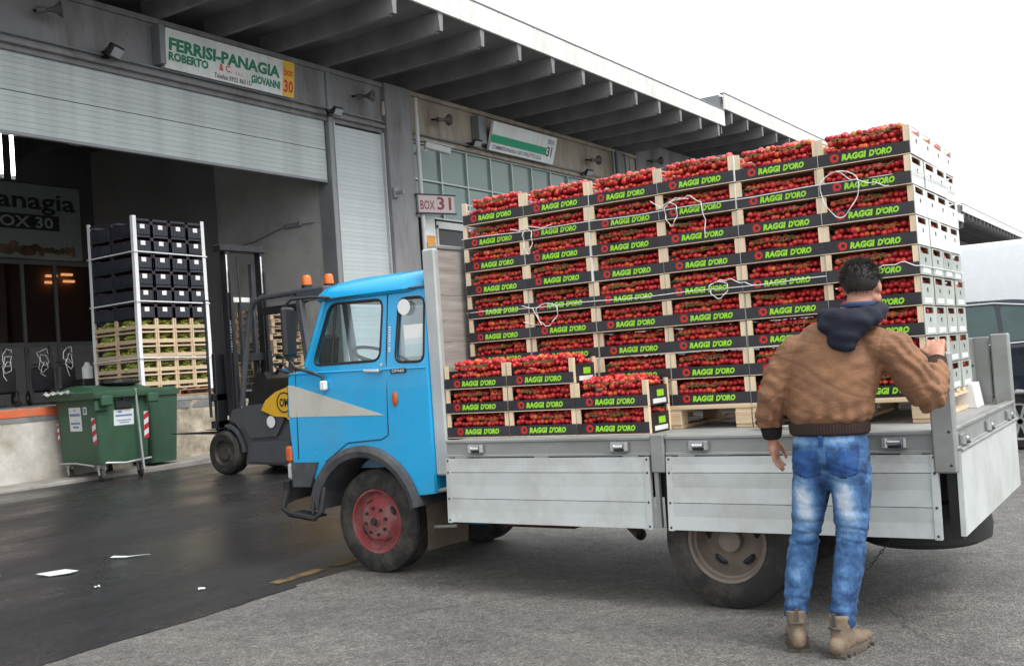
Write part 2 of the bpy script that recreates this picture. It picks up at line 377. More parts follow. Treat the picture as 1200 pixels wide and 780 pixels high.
# worn yellow line along the lane edge
m_yline = mat('worn_yellow_line', (.17, .11, .04), .75, var=.3, scale=12, dirt=(.04, .038, .036), dirt_amt=1.6, dscale=5)
for i, (a, b_) in enumerate(((5.02, 5.5), (5.62, 6.1), (6.45, 7.05), (7.3, 8.2))):
    k = 12; mb = MB(); L = []; Rr = []
    for q in range(k+1):
        yy = a+(b_-a)*q/k; xx = -5.45-.018*(yy-3); L.append((xx-.05+.02*noise.noise((yy*9, 1, 0)), yy, .008)); Rr.append((xx+.06+.02*noise.noise((yy*8, 5, 0)), yy, .008))
    mb.add(L+Rr, [(q, q+1, k+2+q, k+1+q) for q in range(k)]); struct('yellow_line', mb, m_yline)
# raised strip at the foot of the dock
mb = MB(); ys = [-8, 8.2, 11, 14, 17.1, 20]; zs = [.05, .05, .08, .13, .15, .15]
rs = [[Vector((-15.72, y, -.05)), Vector((-15.05, y, -.05)), Vector((-15.05, y, z-.02)), Vector((-15.07, y, z)), Vector((-15.72, y, z+.01))] for y, z in zip(ys, zs)]
mb.rings(rs, True, True, False); struct('pavement', mb, m_kerb)

# ---------------------------------------------------------------- warehouse block with roof ribs
XW = -16.0; XE = -12.6
def warehouse(name, label, y0, y1, dz, ribs, fpan, full=False):
    t = thing(name, label, 'warehouse', (XW, (y0+y1)/2, 0))
    zb, zf = 8.41+dz, 8.82+dz
    obj('roof_slab', MB().box(-40, XE-.03, y0, y1, zf, zf+.18).box(-40, XE-.09, y0+.02, y1-.02, zf+.18, zf+.45), m_beam, t)
    # fascia panels with open joints
    k = max(1, round((y1-y0)/fpan)); me = None
    for i in range(k):
        a = y0+(y1-y0)*i/k; b = y0+(y1-y0)*(i+1)/k
        if me is None: me = MB().box(-.03, .03, -(b-a)/2+.006, (b-a)/2-.006, 0, .53, .006).mesh('fascia_panel'); me.materials.append(m_fascia)
        inst('fascia_panel', me, t, (XE-XW, (a+b)/2-(y0+y1)/2, zf-.0))
    obj('roof_edge_flashing', MB().box(XE-.12, XE+.05, y0, y1, zf+.532, zf+.56), m_steel, t)
    me = None; y = y0+ribs[0]
    while y < y1-.05:
        if me is None:      # tapering rib, thin at the lower edge
            me = MB(); L = XE-XW-.02
            def sec(x, zb_): return [Vector((x, -.05, zb_)), Vector((x, .05, zb_)), Vector((x, .09, .46)), Vector((x, -.09, .46))]
            me.rings([sec(-.35, 0), sec(L-.12, .0), sec(L-.12, .03), sec(L, .03)], True, True, False); me = me.mesh('roof_rib'); me.materials.append(m_beam)
        inst('roof_rib', me, t, (0, y-(y0+y1)/2, zb)); y += ribs[1]
    if dz > 0: obj('end_wall', MB().box(-40, XE-.13, y0-.06, y0-.002, 8.6, zf+.5), m_steel, t)
    return t
wa = warehouse('warehouse', 'long grey concrete warehouse with ribbed canopy roof and loading dock', -6, 32.6, 0, (.6, 1.5), 1.5)
# --- facade of the near block
C_ = wa
def P(name, mb, m, **k): return obj(name, mb, m, C_, **k)
P('wall', MB().box(-16.3, -16, -6, 19.02, 7.19, 8.41), m_conc)                       # lintel band over the opening
P('ledge', MB().box(-15.998, -15.9, -6, 19.02, 7.28, 7.36, .01).box(-15.998, -15.93, -6, 19.02, 8.3, 8.41, .01), m_conc)
P('conduit', MB().tube([(-15.93, y, 7.45) for y in (-6, 5, 12, 19)], .018).tube([(-15.93, 20.2, 7.37), (-15.93, 31, 7.33)], .03), m_steel)
P('wall', MB().box(-16.35, -16.02, 20.0, 32.6, 7.19, 8.41), m_beige)
P('ledge', MB().box(-16.018, -15.92, 20.06, 32.6, 8.3, 8.41, .01).box(-16.018, -15.94, 20.06, 32.6, 7.19, 7.3, .01), m_beige)
for y0, y1, xf in ((17.1, 17.24, -15.95), (19.02, 20.0, -15.86), (31.0, 31.45, -15.9)):
    P('pillar', MB().box(-16.4, xf, y0, y1, 0, 8.41, .015), m_steel if y0 < 18 else m_conc)
P('downpipe', MB().tube([(-15.8, 20.1, .2), (-15.8, 20.1, 8.2)], .055, 12), m_pipe)
P('downpipe', MB().tube([(-15.82, 30.9, .2), (-15.82, 30.9, 8.3)], .07, 12), m_conc)
# dock
P('dock_wall', MB().box(-16.4, -15.7, -6, 10.9, 0, 1.10), m_dock)
def rub(u, v):
    y = 10.9+u*6.2; z = v*1.16; return Vector((-15.70+.05*noise.noise((y*3, z*3, 1))+.03*noise.noise((y*9, z*9, 2)), y, z))
mb = MB(); mb.grid(rub, 80, 18); mb.box(-16.4, -15.78, 10.9, 17.1, 0, 1.16); P('dock_wall', mb, m_rubble)
P('dock_edge', MB().box(-16.3, -15.68, -6, 10.9, 1.10, 1.24, .012), m_orange)
P('dock_edge', MB().box(-16.3, -15.68, 10.9, 17.1, 1.16, 1.24, .012), m_kerb)
P('dock_floor', MB().box(-25.2, -15.69, -6, 17.3, 1.02, 1.25), m_infloor)
# interior shell
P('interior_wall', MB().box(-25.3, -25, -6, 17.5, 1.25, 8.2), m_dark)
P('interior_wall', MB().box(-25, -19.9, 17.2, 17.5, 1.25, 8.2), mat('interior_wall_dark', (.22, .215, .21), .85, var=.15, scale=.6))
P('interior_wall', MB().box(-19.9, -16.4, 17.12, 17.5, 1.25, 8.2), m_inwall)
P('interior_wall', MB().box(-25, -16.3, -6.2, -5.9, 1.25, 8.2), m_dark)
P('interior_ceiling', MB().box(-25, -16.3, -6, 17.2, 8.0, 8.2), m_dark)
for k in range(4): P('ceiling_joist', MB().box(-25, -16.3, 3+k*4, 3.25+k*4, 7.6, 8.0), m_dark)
P('cable', MB().tube([(-16.6, 17.08, 4.95), (-17.6, 17.08, 4.97), (-18.6, 17.08, 4.75), (-19.7, 17.08, 4.7)], .014), m_steel)
P('cable_box', MB().box(-17.55, -17.0, 17.05, 17.118, 4.92, 5.03, .01), m_steel)
# big rolled-up shutter
me = MB().box(-.018, .018, -9.0, 8.07, 0, .0968, .004).mesh('shutter_slat'); me.materials.append(m_shut)
nsl = 14
for i in range(nsl): inst('shutter_slat', me, C_, (-16.09+16, 9.0-13.3, 5.84+i*.0975))
P('shutter_rail', MB().box(-16.13, -16.05, 0, 17.07, 5.78, 5.838, .01), m_steel)
P('shutter_seam', MB().box(-16.067, -16.062, 0, 17.07, 6.52, 6.53), m_ink)
# narrow closed shutter
me = MB().box(-.018, .018, -.86, .86, 0, .0972, .004).mesh('shutter_slat'); me.materials.append(m_shutb)
for i in range(60): inst('shutter_slat', me, C_, (-.06, 18.12-13.3, 1.27+i*.098))
P('shutter_guide', MB().box(-16.12, -15.97, 18.985, 19.02, 1.25, 7.19), m_pipe)
P('shutter_guide', MB().box(-16.12, -15.93, 17.24, 17.27, 1.25, 7.19), m_pipe)
P('lock_box', MB().box(-15.86, -15.78, 19.05, 19.2, 5.6, 5.85, .01).cyl((-15.78, 19.12, 5.72), (-15.6, 19.16, 5.72), .05), m_steel)
# glazed bay
ym = [20.12, 21.31, 22.46, 23.6, 24.68, 25.74, 26.8, 27.86, 28.92, 29.98, 30.95]
zr = [(6.25, 7.17), (5.3, 6.21), (4.3, 5.26)]
for i in range(len(ym)-1):
    for z0, z1 in zr:
        if z0 < 5 and i < 2: continue
        P('pane', MB().box(-16.12+.01*random.random(), -16.1+.01*random.random(), ym[i]+.02, ym[i+1]-.02, z0+.015, z1-.015), m_gpane)
for y in ym: P('mullion', MB().box(-16.1, -16.03, y-.025, y+.025, 4.3 if y > 22 else 5.28, 7.19), m_mull)
for z in (7.17, 6.23, 5.28): P('transom', MB().box(-16.1, -16.035, 20.1, 31, z-.02, z+.02), m_mull)
P('backing_wall', MB().box(-16.5, -16.2, 22.6, 32.6, 0, 7.19).box(-16.5, -16.2, 20, 22.6, 5.26, 7.19), m_dark)
P('door_recess', MB().box(-16.7, -16.6, 20, 22.6, 0, 5.26), m_dark)
P('door_leaf', MB().box(-16.12, -16.06, 20.98, 22.3, .2, 5.02, .01), mat('door_leaf', (.045, .046, .048), .5, var=.15))
P('door_frame', MB().box(-16.1, -16.0, 20.9, 20.97, .2, 5.1).box(-16.1, -16.0, 20.9, 22.5, 5.02, 5.2).box(-16.05, -15.99, 20.82, 20.86, .2, 5.0), m_pipe)
tag(obj('poster', MB().box(-15.99, -15.97, 20.4, 20.79, 4.62, 5.24), m_white, org=(-15.98, 20.6, 4.6)), 'small white poster at the door under the pink-lettered board', 'poster')
po = bpy.data.objects['poster']; ORG['poster'] = Vector((-15.98, 20.6, 4.6))
obj('printed_band', MB().box(-15.968, -15.962, 20.42, 20.77, 4.4, 4.8, 0), mat('poster_orange', (.62, .30, .06), .6, var=.2, scale=8), po)
P('lower_wall', MB().box(-16.3, -16.02, 22.6, 32.6, 0, 4.3), m_beige)
for y, r_ in ((30.7, .04), (31.6, .05), (31.9, .03)): P('vertical_pipe', MB().tube([(-15.86, y, 4), (-15.86, y, 8.3)], r_), m_steel)
# further blocks of the row
wb = warehouse('warehouse', 'next warehouse block with a raised canopy roof just past the near roof end', 32.66, 47, .6, (.7, 1.5), 1.5)
obj('wall', MB().box(-16.3, -16, 32.66, 47, 0, 9.0), m_conc, wb)
obj('awning_lamp_arm', MB().tube([(-15.9, 33.2, 7.9), (-14.4, 34.2, 8.2), (-14.0, 34.6, 8.25)], .03).obox((-13.8, 34.8, 8.25), (.6, .25, .14), None, .03), m_pipe, wb)
for z in (7.5, 7.2): obj('shutter_box', MB().box(-16, -15.5, 34, 40, z, z+.22, .03), m_gpane, wb)
wc = warehouse('warehouse', 'far low warehouse block seen just right of the tall crate stack', 47.06, 75, 0, (.7, 1.5), 3)
obj('wall', MB().box(-16.3, -16, 47.06, 75, 0, 8.41), m_conc, wc)
wd = warehouse('warehouse', 'farthest warehouse block with raised roof at the right picture edge', 75.06, 118, .75, (.7, 1.6), 3)
obj('wall', MB().box(-16.3, -16, 75.06, 118, 0, 9.1), m_conc, wd)
# ---------------------------------------------------------------- signs
RY = (0, 1, 0)                      # facade text runs along +Y, up is +Z
def sign_root(name, label, loc, cat='sign'): return thing(name, label, cat, loc)
# sign tilted slightly out at the bottom: plane from top (x,z) to bottom (x,z)
t = sign_root('shop_sign', 'white sign board with green lettering reading FERRISI-PANAGIA above the big shutter', (-15.8, 14.3, 7.47))
up = Vector((.08, 0, .75)).normalized()
bot = Vector((-15.84, 14.27, 7.46)); H = .755; Wd = 3.34
def on(u, v, d=0): return bot+Vector((0, u, 0))+up*v+Vector((up.z, 0, -up.x))*d
nrm = Vector((up.z, 0, -up.x))
sb = MB(); sb.rings([[on(-Wd/2, 0), on(Wd/2, 0), on(Wd/2, H), on(-Wd/2, H)], [on(-Wd/2, 0, -.12), on(Wd/2, 0, -.12), on(Wd/2, H, -.12), on(-Wd/2, H, -.12)]], True, True, False)
bd = obj('board', sb, mat('sign_face', (.70, .73, .72), .45, var=.05, dirt=(.45, .47, .45), dirt_amt=.5), t)
obj('bracket_box', MB().box(-16, -15.75, 12.45, 12.58, 7.5, 8.25, .01), m_steel, t)
def txt(s, u, v, w, h, m, par, **k):
    mb = MB(); text_on(mb, s, w, h, on(u, v, .004), RY, up, **k); return obj('lettering', mb, m, par)
txt('FERRISI-PANAGIA', -.17, .47, 2.84, .25, m_green, bd, bold=.045)
txt('ROBERTO', -1.12, .24, .95, .17, m_green, bd, bold=.05)
txt('GIOVANNI', .86, .2, .8, .17, m_green, bd, bold=.05)
txt('& C.', -.22, .27, .32, .14, m_red, bd, bold=.02)
txt('s.n.c.', .14, .22, .2, .06, m_red, bd)
txt('Telefax 0932 865157', .0, .09, 1.0, .1, m_ink, bd, bold=.012)
mb = MB(); mb.add([on(1.33, .0, .003), on(1.665, .0, .003), on(1.665, H, .003), on(1.33, H, .003)], [(0, 1, 2, 3)]); yp = obj('yellow_field', mb, m_yel, bd)
def txt2(s, u, v, w, h, **k):
    mb = MB(); text_on(mb, s, w, h, on(u, v, .006), RY, up, **k); obj('lettering', mb, m_red, bd)
txt2('box', 1.5, .53, .25, .18, bold=.02); txt2('30', 1.5, .22, .27, .27, bold=.03)
# second sign, tilted
t = sign_root('shop_sign', 'tilted pale sign with a green band over the green glazing', (-15.6, 24.8, 7.3))
up = Vector((.22, 0, .72)).normalized(); nrm = Vector((up.z, 0, -up.x)); bot = Vector((-15.74, 24.82, 7.30)); H = .79; Wd = 3.35
sb = MB(); sb.rings([[on(-Wd/2, 0), on(Wd/2, 0), on(Wd/2, H), on(-Wd/2, H)], [on(-Wd/2, 0, -.08), on(Wd/2, 0, -.08), on(Wd/2, H, -.08), on(-Wd/2, H, -.08)]], True, True, False)
bd = obj('board', sb, MATS['sign_face'], t)
obj('bracket_box', MB().box(-16, -15.75, 22.75, 23.1, 7.45, 8.2, .01), m_steel, t)
mb = MB(); mb.add([on(-Wd/2, .22, .003), on(1.2, .22, .003), on(1.2, .44, .003), on(-Wd/2, .44, .003)], [(0, 1, 2, 3)]); obj('green_band', mb, mat('band_green', (.0, .30, .15), .5, var=.05), bd)
txt('COMMISSIONARIA ORTOFRUTTICOLA', -.3, .11, 2.55, .11, mat('ink_blue', (.12, .13, .2), .5), bd, bold=.02)
txt('31', 1.35, .34, .28, .3, m_ink, bd, bold=.03); txt('BOX', 1.38, .63, .33, .14, mat('ink_blue2', (.12, .16, .3), .5), bd, bold=.02)
# BOX 31 plate (perpendicular bracket sign)
t = sign_root('box_number_sign', 'small pale plate reading BOX 31 in dark red beside the downpipe', (-15.9, 20.4, 5.3))
cc = Vector((-15.6, 20.42, 5.53)); rt = Vector((.35, .94, 0)).normalized(); nn = rt.cross(Vector((0, 0, 1)))
mb = MB(); mb.obox(cc, (1.06, .05, .44), Matrix((rt, -nn, Vector((0, 0, 1)))).transposed(), .008); bd = obj('plate', mb, mat('plate_pinkgrey', (.42, .36, .36), .5, var=.06), t)
mb = MB()
for z in (-.235, .235): mb.obox(cc+Vector((0, 0, z)), (1.16, .08, .03), Matrix((rt, -nn, Vector((0, 0, 1)))).transposed())
mb.tube([cc+rt*-.55+Vector((0, 0, .235)), Vector((-16, 20.05, 5.78))], .02); obj('frame', mb, m_blackm, t)
m_dred = mat('dark_red_letter', (.16, .02, .03), .5)
for s, u, v, w, h, bo in (('BOX', -.27, -.03, .42, .23, .01), ('31', .22, .02, .42, .33, .02)):
    mb = MB(); text_on(mb, s, w, h, cc+rt*u+Vector((0, 0, v))+nn*.029, rt, (0, 0, 1), bold=bo); obj('lettering', mb, m_dred, bd)
# sign inside on the back wall
t = sign_root('shop_sign', 'dim painted sign reading Panagia BOX 30 on the back wall inside', (-24.9, 14, 5))
bd = obj('board', MB().box(-24.99, -24.93, 10.2, 16.75, 5.0, 6.95, .01), mat('inner_sign_face', (.22, .25, .24), .6, var=.08), t)
mb = MB(); text_on(mb, 'Ferrisi & Panagia', 6.0, .6, (-24.925, 13.6, 6.45), RY, (0, 0, 1), bold=.02); obj('lettering', mb, m_ink, bd)
obj('dark_strip', MB().box(-24.928, -24.92, 12.2, 16.1, 5.75, 6.15), m_ink, bd)
mb = MB(); text_on(mb, 'BOX 30', 1.75, .3, (-24.915, 15.05, 5.95), RY, (0, 0, 1), bold=.02); obj('lettering', mb, mat('letter_grey', (.30, .33, .32), .5), bd)
mb = MB()
for i in range(40): mb.ell((-24.92, 10.6+i*.15, 5.22+.16*noise.noise((i*.77, 0, 0))), (.02, random.uniform(.08, .2), random.uniform(.07, .16)), 12, 6)
obj('painted_fruit', mb, mat('painted_fruit', (.10, .06, .04), .6, var=.8, scale=2), bd)

# ---------------------------------------------------------------- wall fittings
def floodlight(loc, label, yaw=.4, s=.8):
    t = thing('floodlight', label, 'floodlight', loc); c = Vector(loc)
    rot = Matrix.Rotation(yaw, 3, 'Z') @ Matrix.Rotation(R(35), 3, 'Y')
    obj('housing', MB().obox(c+Vector((.22, 0, 0)), (.16*s, .46*s, .3*s), rot, .03), m_black, t)
    obj('glass', MB().obox(c+Vector((.22, 0, 0))+rot @ Vector((.083*s, 0, 0)), (.008, .38*s, .22*s), rot, .003), mat('lamp_glass', (.35, .36, .36), .15), t)
    obj('bracket', MB().tube([c, c+Vector((.1, -.1, .02)), c+Vector((.2, -.16, .02))], .02).box(c.x-.08, c.x, c.y-.06, c.y+.06, c.z-.06, c.z+.06), m_blackm, t)
floodlight((-15.9, 11.4, 7.47), 'black floodlight on the lintel left of the green lettered sign')
floodlight((-15.85, 17.05, 7.33), 'dark floodlight at the right end of the big shutter lintel', 0, .65)
floodlight((-15.9, 22.5, 7.38), 'dark floodlight on the beige wall just left of the tilted sign', -.2, .7)
floodlight((-15.9, 28.6, 7.3), 'dark floodlight on the beige wall right of the tilted sign', -.2, .7)
m_horn = mat('horn_grey', (.11, .10, .09), .6, var=.2)
def horn(loc, label, d):
    t = thing('horn_speaker', label, 'loudspeaker', loc); c = Vector(loc); d = Vector(d).normalized()
    obj('horn', MB().lathe([(.025, 0), (.04, .08), (.06, .15), (.11, .22), (.15, .27), (.14, .27), (.05, .15), (.02, .08)], c, d, 20), m_horn, t)
    obj('driver', MB().cyl(c-d*.13, c+d*.02, .065, .055), m_horn, t); obj('bracket', MB().bar(c, (XW, c.y, c.z+.06), .04, .05), m_blackm, t)
horn((-15.7, 10.1, 7.9), 'grey horn loudspeaker on the lintel at the top left corner', (.5, .8, .1))
horn((-15.7, 18.0, 7.85), 'dark horn loudspeaker above the narrow shutter', (.9, .3, -.1))
horn((-15.7, 21.0, 7.78), 'grey horn loudspeaker on the beige wall above the camera', (.2, 1, .1))
horn((-15.7, 29.0, 7.75), 'grey horn loudspeaker right of the tilted sign', (.2, 1, .1))
horn((-15.7, 33.6, 8.3), 'dark horn loudspeaker under the raised roof block', (.5, .9, .1))
t = thing('alarm_box', 'small beige alarm box on the wall above the narrow shutter', 'alarm', (-15.98, 19.15, 7.6))
obj('case', MB().box(-16, -15.9, 19.02-.14+.1, 19.3, 7.6, 7.95, .02), mat('alarm_beige', (.48, .42, .34), .5), t)
obj('lamp', MB().cyl((-15.9, 19.14, 7.82), (-15.86, 19.14, 7.82), .06), mat('alarm_lamp', (.45, .2, .06), .3), t)
t = thing('security_camera', 'pale security camera on a bracket by the downpipe', 'camera', (-15.8, 20.3, 6.8))
obj('bracket', MB().tube([(-16, 20.2, 6.85), (-15.7, 20.25, 6.88), (-15.62, 20.35, 6.95)], .03), m_pipe, t)
hd = obj('housing', MB().bar((-15.7, 20.25, 7.03), (-15.3, 20.75, 6.85), .16, .17, b=.02), mat('camera_shell', (.5, .5, .48), .5), t)
obj('hood', MB().bar((-15.7, 20.25, 7.125), (-15.24, 20.82, 6.94), .18, .02), m_pipe, t)
# lamps inside
m_tube = mat('fluorescent_tube', (.9, .9, .9), .4, emit=(.9, .97, 1), estr=6.)
for i, (y, lab) in enumerate(((10.06, 'lit white vertical tube lamp at the left picture edge'), (10.28, 'lit white vertical tube lamp second from the left picture edge'))):
    t = thing('tube_lamp', lab, 'lamp', (-17.2, y, 5.2)); obj('tube', MB().cyl((-17.2, y, 5.35), (-17.2, y, 6.2), .032), m_tube, t)
    obj('cap', MB().cyl((-17.2, y, 6.2), (-17.2, y, 6.3), .036).cyl((-17.2, y, 5.28), (-17.2, y, 5.35), .036), m_pipe, t)
    obj('wire', MB().tube([(-17.2, y, 6.3), (-17.2, y, 8.0)], .006, 5), m_black, t)
t = thing('ceiling_lamp', 'round bell lamp hanging in the dark hall', 'lamp', (-20, 13.6, 6.9))
obj('shade', MB().lathe([(.06, .3), (.12, .22), (.3, .05), (.33, 0), (.3, .02), (.1, .2)], (-20, 13.6, 6.9), (0, 0, 1), 24), mat('lamp_shade_grey', (.45, .45, .45), .3, metal=.5), t)
obj('glass', MB().ell((-20, 13.6, 6.95), (.26, .26, .08)), mat('lamp_glow', (.8, .8, .8), .4, emit=(1, .95, .9), estr=.35), t)
obj('stem', MB().tube([(-20, 13.6, 7.2), (-20, 13.6, 8.0)], .012, 6), m_black, t)
# glazed office at the back
t = thing('office_front', 'dark glazed office front with warm light inside at the back of the hall', 'office', (-24.6, 13, 1.25))
mb = MB()
for y in (10.3, 11.8, 13.3, 14.8, 15.7, 16.8): mb.box(-24.7, -24.6, y-.04, y+.04, 1.25, 4.9)
for z in (2.75, 4.85): mb.box(-24.7, -24.61, 10.3, 16.8, z-.05, z+.05)
obj('frame', mb, mat('office_frame', (.13, .13, .13), .5), t)
for a, b in ((10.3, 11.8), (11.8, 13.3), (13.3, 14.8), (14.8, 15.7), (15.7, 16.8)):
    obj('pane', MB().box(-24.66, -24.65, a+.04, b-.04, 2.8, 4.8), glassmat('office_glass', (.55, .42, .34), .4), t)
    obj('lower_panel', MB().box(-24.66, -24.64, a+.04, b-.04, 1.25, 2.7), mat('office_panel', (.17, .17, .165), .5), t)
obj('back_room', MB().box(-24.98, -24.96, 10.3, 16.8, 2.8, 4.8), mat('office_wood', (.15, .075, .035), .6, var=.4, scale=2), t)
m_warm = mat('warm_lamp', (.9, .7, .4), .4, emit=(1, .78, .5), estr=1.6)
for k, (y, z) in enumerate(((15.75, 4.55), (16.2, 4.6), (15.72, 4.38), (16.25, 4.42), (13.9, 4.4))): obj('strip_light', MB().box(-24.9, -24.82, y-.15, y+.15, z-.03, z+.03), m_warm, t)

# ---------------------------------------------------------------- tall pallet load standing on the dock
m_bcr = mat('black_crate_plastic', (.030, .031, .042), .5, var=.15, rand=.2)
m_bfr = mat('dark_red_produce', (.10, .012, .02), .4, var=.3)
m_tray = mat('tray_wood', (.55, .42, .27), .75, var=.2, rand=.12, stretch=(1, 1, 8))
m_zuc = mat('green_produce', (.22, .26, .05), .5, island=[(0, (.17, .28, .03)), (.6, (.40, .44, .08)), (1, (.60, .55, .20))])
LX, LY = -15.97, 11.78                      # near corner of the load
DX, DY = .68, .398
def crate_black():
    me_body = MB()
    w, d, h = DX-.006, DY-.006, .303
    for x0, x1, y0, y1 in ((-w/2, w/2, -d/2, -d/2+.012), (-w/2, w/2, d/2-.012, d/2), (-w/2, -w/2+.012, -d/2, d/2), (w/2-.012, w/2, -d/2, d/2)):
        me_body.box(x0, x1, y0, y1, 0, .2); me_body.box(x0, x1, y0, y1, .265, h)
    for sx in (-1, 1):
        for sy in (-1, 1): me_body.box(sx*w/2-.03*(sx > 0), sx*w/2+.03*(sx < 0), sy*d/2-.03*(sy > 0), sy*d/2+.03*(sy < 0), 0, h)
    me_body.box(-w/2, w/2, -d/2, d/2, 0, .012)
    for k in range(6): me_body.box(w/2, w/2+.006, -d/2+.03+k*.062, -d/2+.045+k*.062, .02, .17)
    for k in range(10): me_body.box(-w/2+.03+k*.066, -w/2+.045+k*.066, -d/2-.006, -d/2, .02, .17)
    me_body = me_body.mesh('crate_body'); me_body.materials.append(m_bcr)
    lab = MB().box(w/2+.007, w/2+.010, -.055, .045, .12, .2).mesh('paper_label'); lab.materials.append(m_white)
    pr = MB(); pr.box(-w/2+.02, w/2-.02, -d/2+.02, d/2-.02, .05, .21); pr = pr.mesh('produce'); pr.materials.append(m_bfr)
    return me_body, lab, pr
bm_, lm_, pm_ = crate_black()
Z0 = 2.72
for r_ in range(6):
    for c_ in range(4):
        for d_ in range(2):
            if d_ == 1 and c_ > 0 and r_ < 5: continue
            x = LX-DX/2-d_*DX; y = LY+DY/2+c_*DY
            nm = ['topmost', 'second', 'third', 'fourth', 'fifth', 'lowest'][5-r_]
            lb = 'black plastic crate, %s black layer of dock load, %s from near corner%s' % (nm, ORD[c_], '' if d_ == 0 else ', left row')
            t = thing('plastic_crate', lb, 'crate', (x+random.uniform(-.008, .008), y, Z0+r_*.306), 'black crates on the dock load')
            inst('crate_body', bm_, t); 
            if d_ == 0: inst('paper_label', lm_, t)
            inst('produce', pm_, t)
def tray():
    b = MB(); w, d = DX-.01, DY-.01
    for sx in (-1, 1):
        for sy in (-1, 1): b.box(sx*w/2-.035*(sx > 0), sx*w/2+.035*(sx < 0), sy*d/2-.035*(sy > 0), sy*d/2+.035*(sy < 0), 0, .265)
    for z0, z1 in ((.0, .03), (.075, .145)):
        b.box(-w/2, w/2, -d/2-.004, -d/2+.004, z0, z1); b.box(-w/2, w/2, d/2-.004, d/2+.004, z0, z1)
        b.box(-w/2-.004, -w/2+.004, -d/2, d/2, z0, z1); b.box(w/2-.004, w/2+.004, -d/2, d/2, z0, z1)
    b.box(-w/2, w/2, -d/2, d/2, .0, .012); b = b.mesh('tray_frame'); b.materials.append(m_tray)
    out = []
    for q in range(3):
        rnd = random.Random(q); p = MB()
        for k in range(38):
            y = rnd.uniform(-d/2+.05, d/2-.05); x = rnd.uniform(-w/2+.12, w/2-.12); a = rnd.uniform(-.5, .5)+(1.57 if rnd.random() < .3 else 0); z = rnd.uniform(.12, .235)
            dv = Vector((math.cos(a), math.sin(a), rnd.uniform(-.1, .1)))*.1; c = Vector((x, y, z)); rr = rnd.uniform(.018, .028)
            p.tube([c-dv*1.05, c-dv*.85, c, c+dv*.85, c+dv*1.05], [.004, rr*.9, rr, rr*.85, .006], 7)
        p = p.mesh('green_vegetables'); p.materials.append(m_zuc); out.append(p)
    return b, out
tb_, tp_ = tray()
for r_ in range(5):
    for c_ in range(4):
        for d_ in range(2):
            if d_ == 1 and c_ > 0: continue
            x = LX-DX/2-d_*DX; y = LY+DY/2+c_*DY
            lb = 'wooden vegetable tray, %s layer up on dock load, %s from near corner%s' % (ORD[r_], ORD[c_], '' if d_ == 0 else ', left row')
            t = thing('vegetable_tray', lb, 'crate', (x, y, 1.40+r_*.262), 'vegetable trays on the dock load')
            inst('tray_frame', tb_, t); o = inst('green_vegetables', tp_[(r_+c_+d_) % 3], t); o['kind'] = 'stuff'
def pallet_mesh(w, d, h, m):
    parts = {}
    b = MB().box(-w/2, w/2, -.05, .05, 0, .022, .003).mesh('board'); b.materials.append(m)
    bl = MB().box(-.05, .05, -.05, .05, 0, h-.066, .004).mesh('block'); bl.materials.append(m)
    st = MB().box(-.05, .05, -d/2, d/2, 0, .022, .003).mesh('stringer'); st.materials.append(m)
    return b, bl, st
def pallet(label, loc, w, d, h, meshes, group=None, rz=0, nb=6):
    t = thing('wooden_pallet', label, 'pallet', loc, group, rz); b, bl, st = meshes
    for k in range(nb): inst('board', b, t, (0, -d/2+.05+k*(d-.1)/(nb-1), h-.022))
    for x in (-w/2+.05, 0, w/2-.05):
        inst('stringer', st, t, (x, 0, h-.044)); inst('stringer', st, t, (x, 0, 0))
        for y in (-d/2+.05, 0, d/2-.05): inst('block', bl, t, (x, y, .022))
    return t
m_pal = mat('pallet_wood', (.50, .38, .25), .8, var=.25, scale=3, rand=.15, stretch=(1, 4, 8), dirt=(.25, .18, .11), dirt_amt=.5)
m_palb = mat('pallet_wood_brown', (.33, .17, .10), .8, var=.25, scale=3, rand=.2)
pallet('brown wooden pallet under the tall load on the dock', (LX-DX, LY+2*DY, 1.25), 2*DX, 4*DY, .14, pallet_mesh(2*DX, 4*DY, .14, m_palb))
m_corner = mat('corner_board', (.74, .74, .75), .5, var=.05)
for i, (x, y, sx, sy, lab) in enumerate(((LX+.012, LY-.012, -1, 1, 'white corner board at the near edge of the tall dock load'), (LX+.012, LY+4*DY+.012, -1, -1, 'white corner board at the right edge of the tall dock load'), (LX-2*DX-.012, LY-.012, 1, 1, 'white corner board at the left edge of the tall dock load'))):
    mb = MB(); z1 = 4.6
    lean = .03 if i == 1 else -.02
    rs = [[Vector((x+lean*k, y+lean*k, z)), Vector((x+sx*.075+lean*k, y+lean*k, z)), Vector((x+sx*.075+lean*k, y+sy*.006+lean*k, z)), Vector((x+sx*.006+lean*k, y+sy*.006+lean*k, z)), Vector((x+sx*.006+lean*k, y+sy*.075+lean*k, z)), Vector((x+lean*k, y+sy*.075+lean*k, z))] for k, z in ((0, 1.35), (.4, 2.2), (.1, 3.3), (0, z1))]
    mb.rings(rs, True, True, False); tag(obj('corner_board', mb, m_corner, org=(x, y, 1.35)), lab, 'corner board', 'corner boards of the dock load')
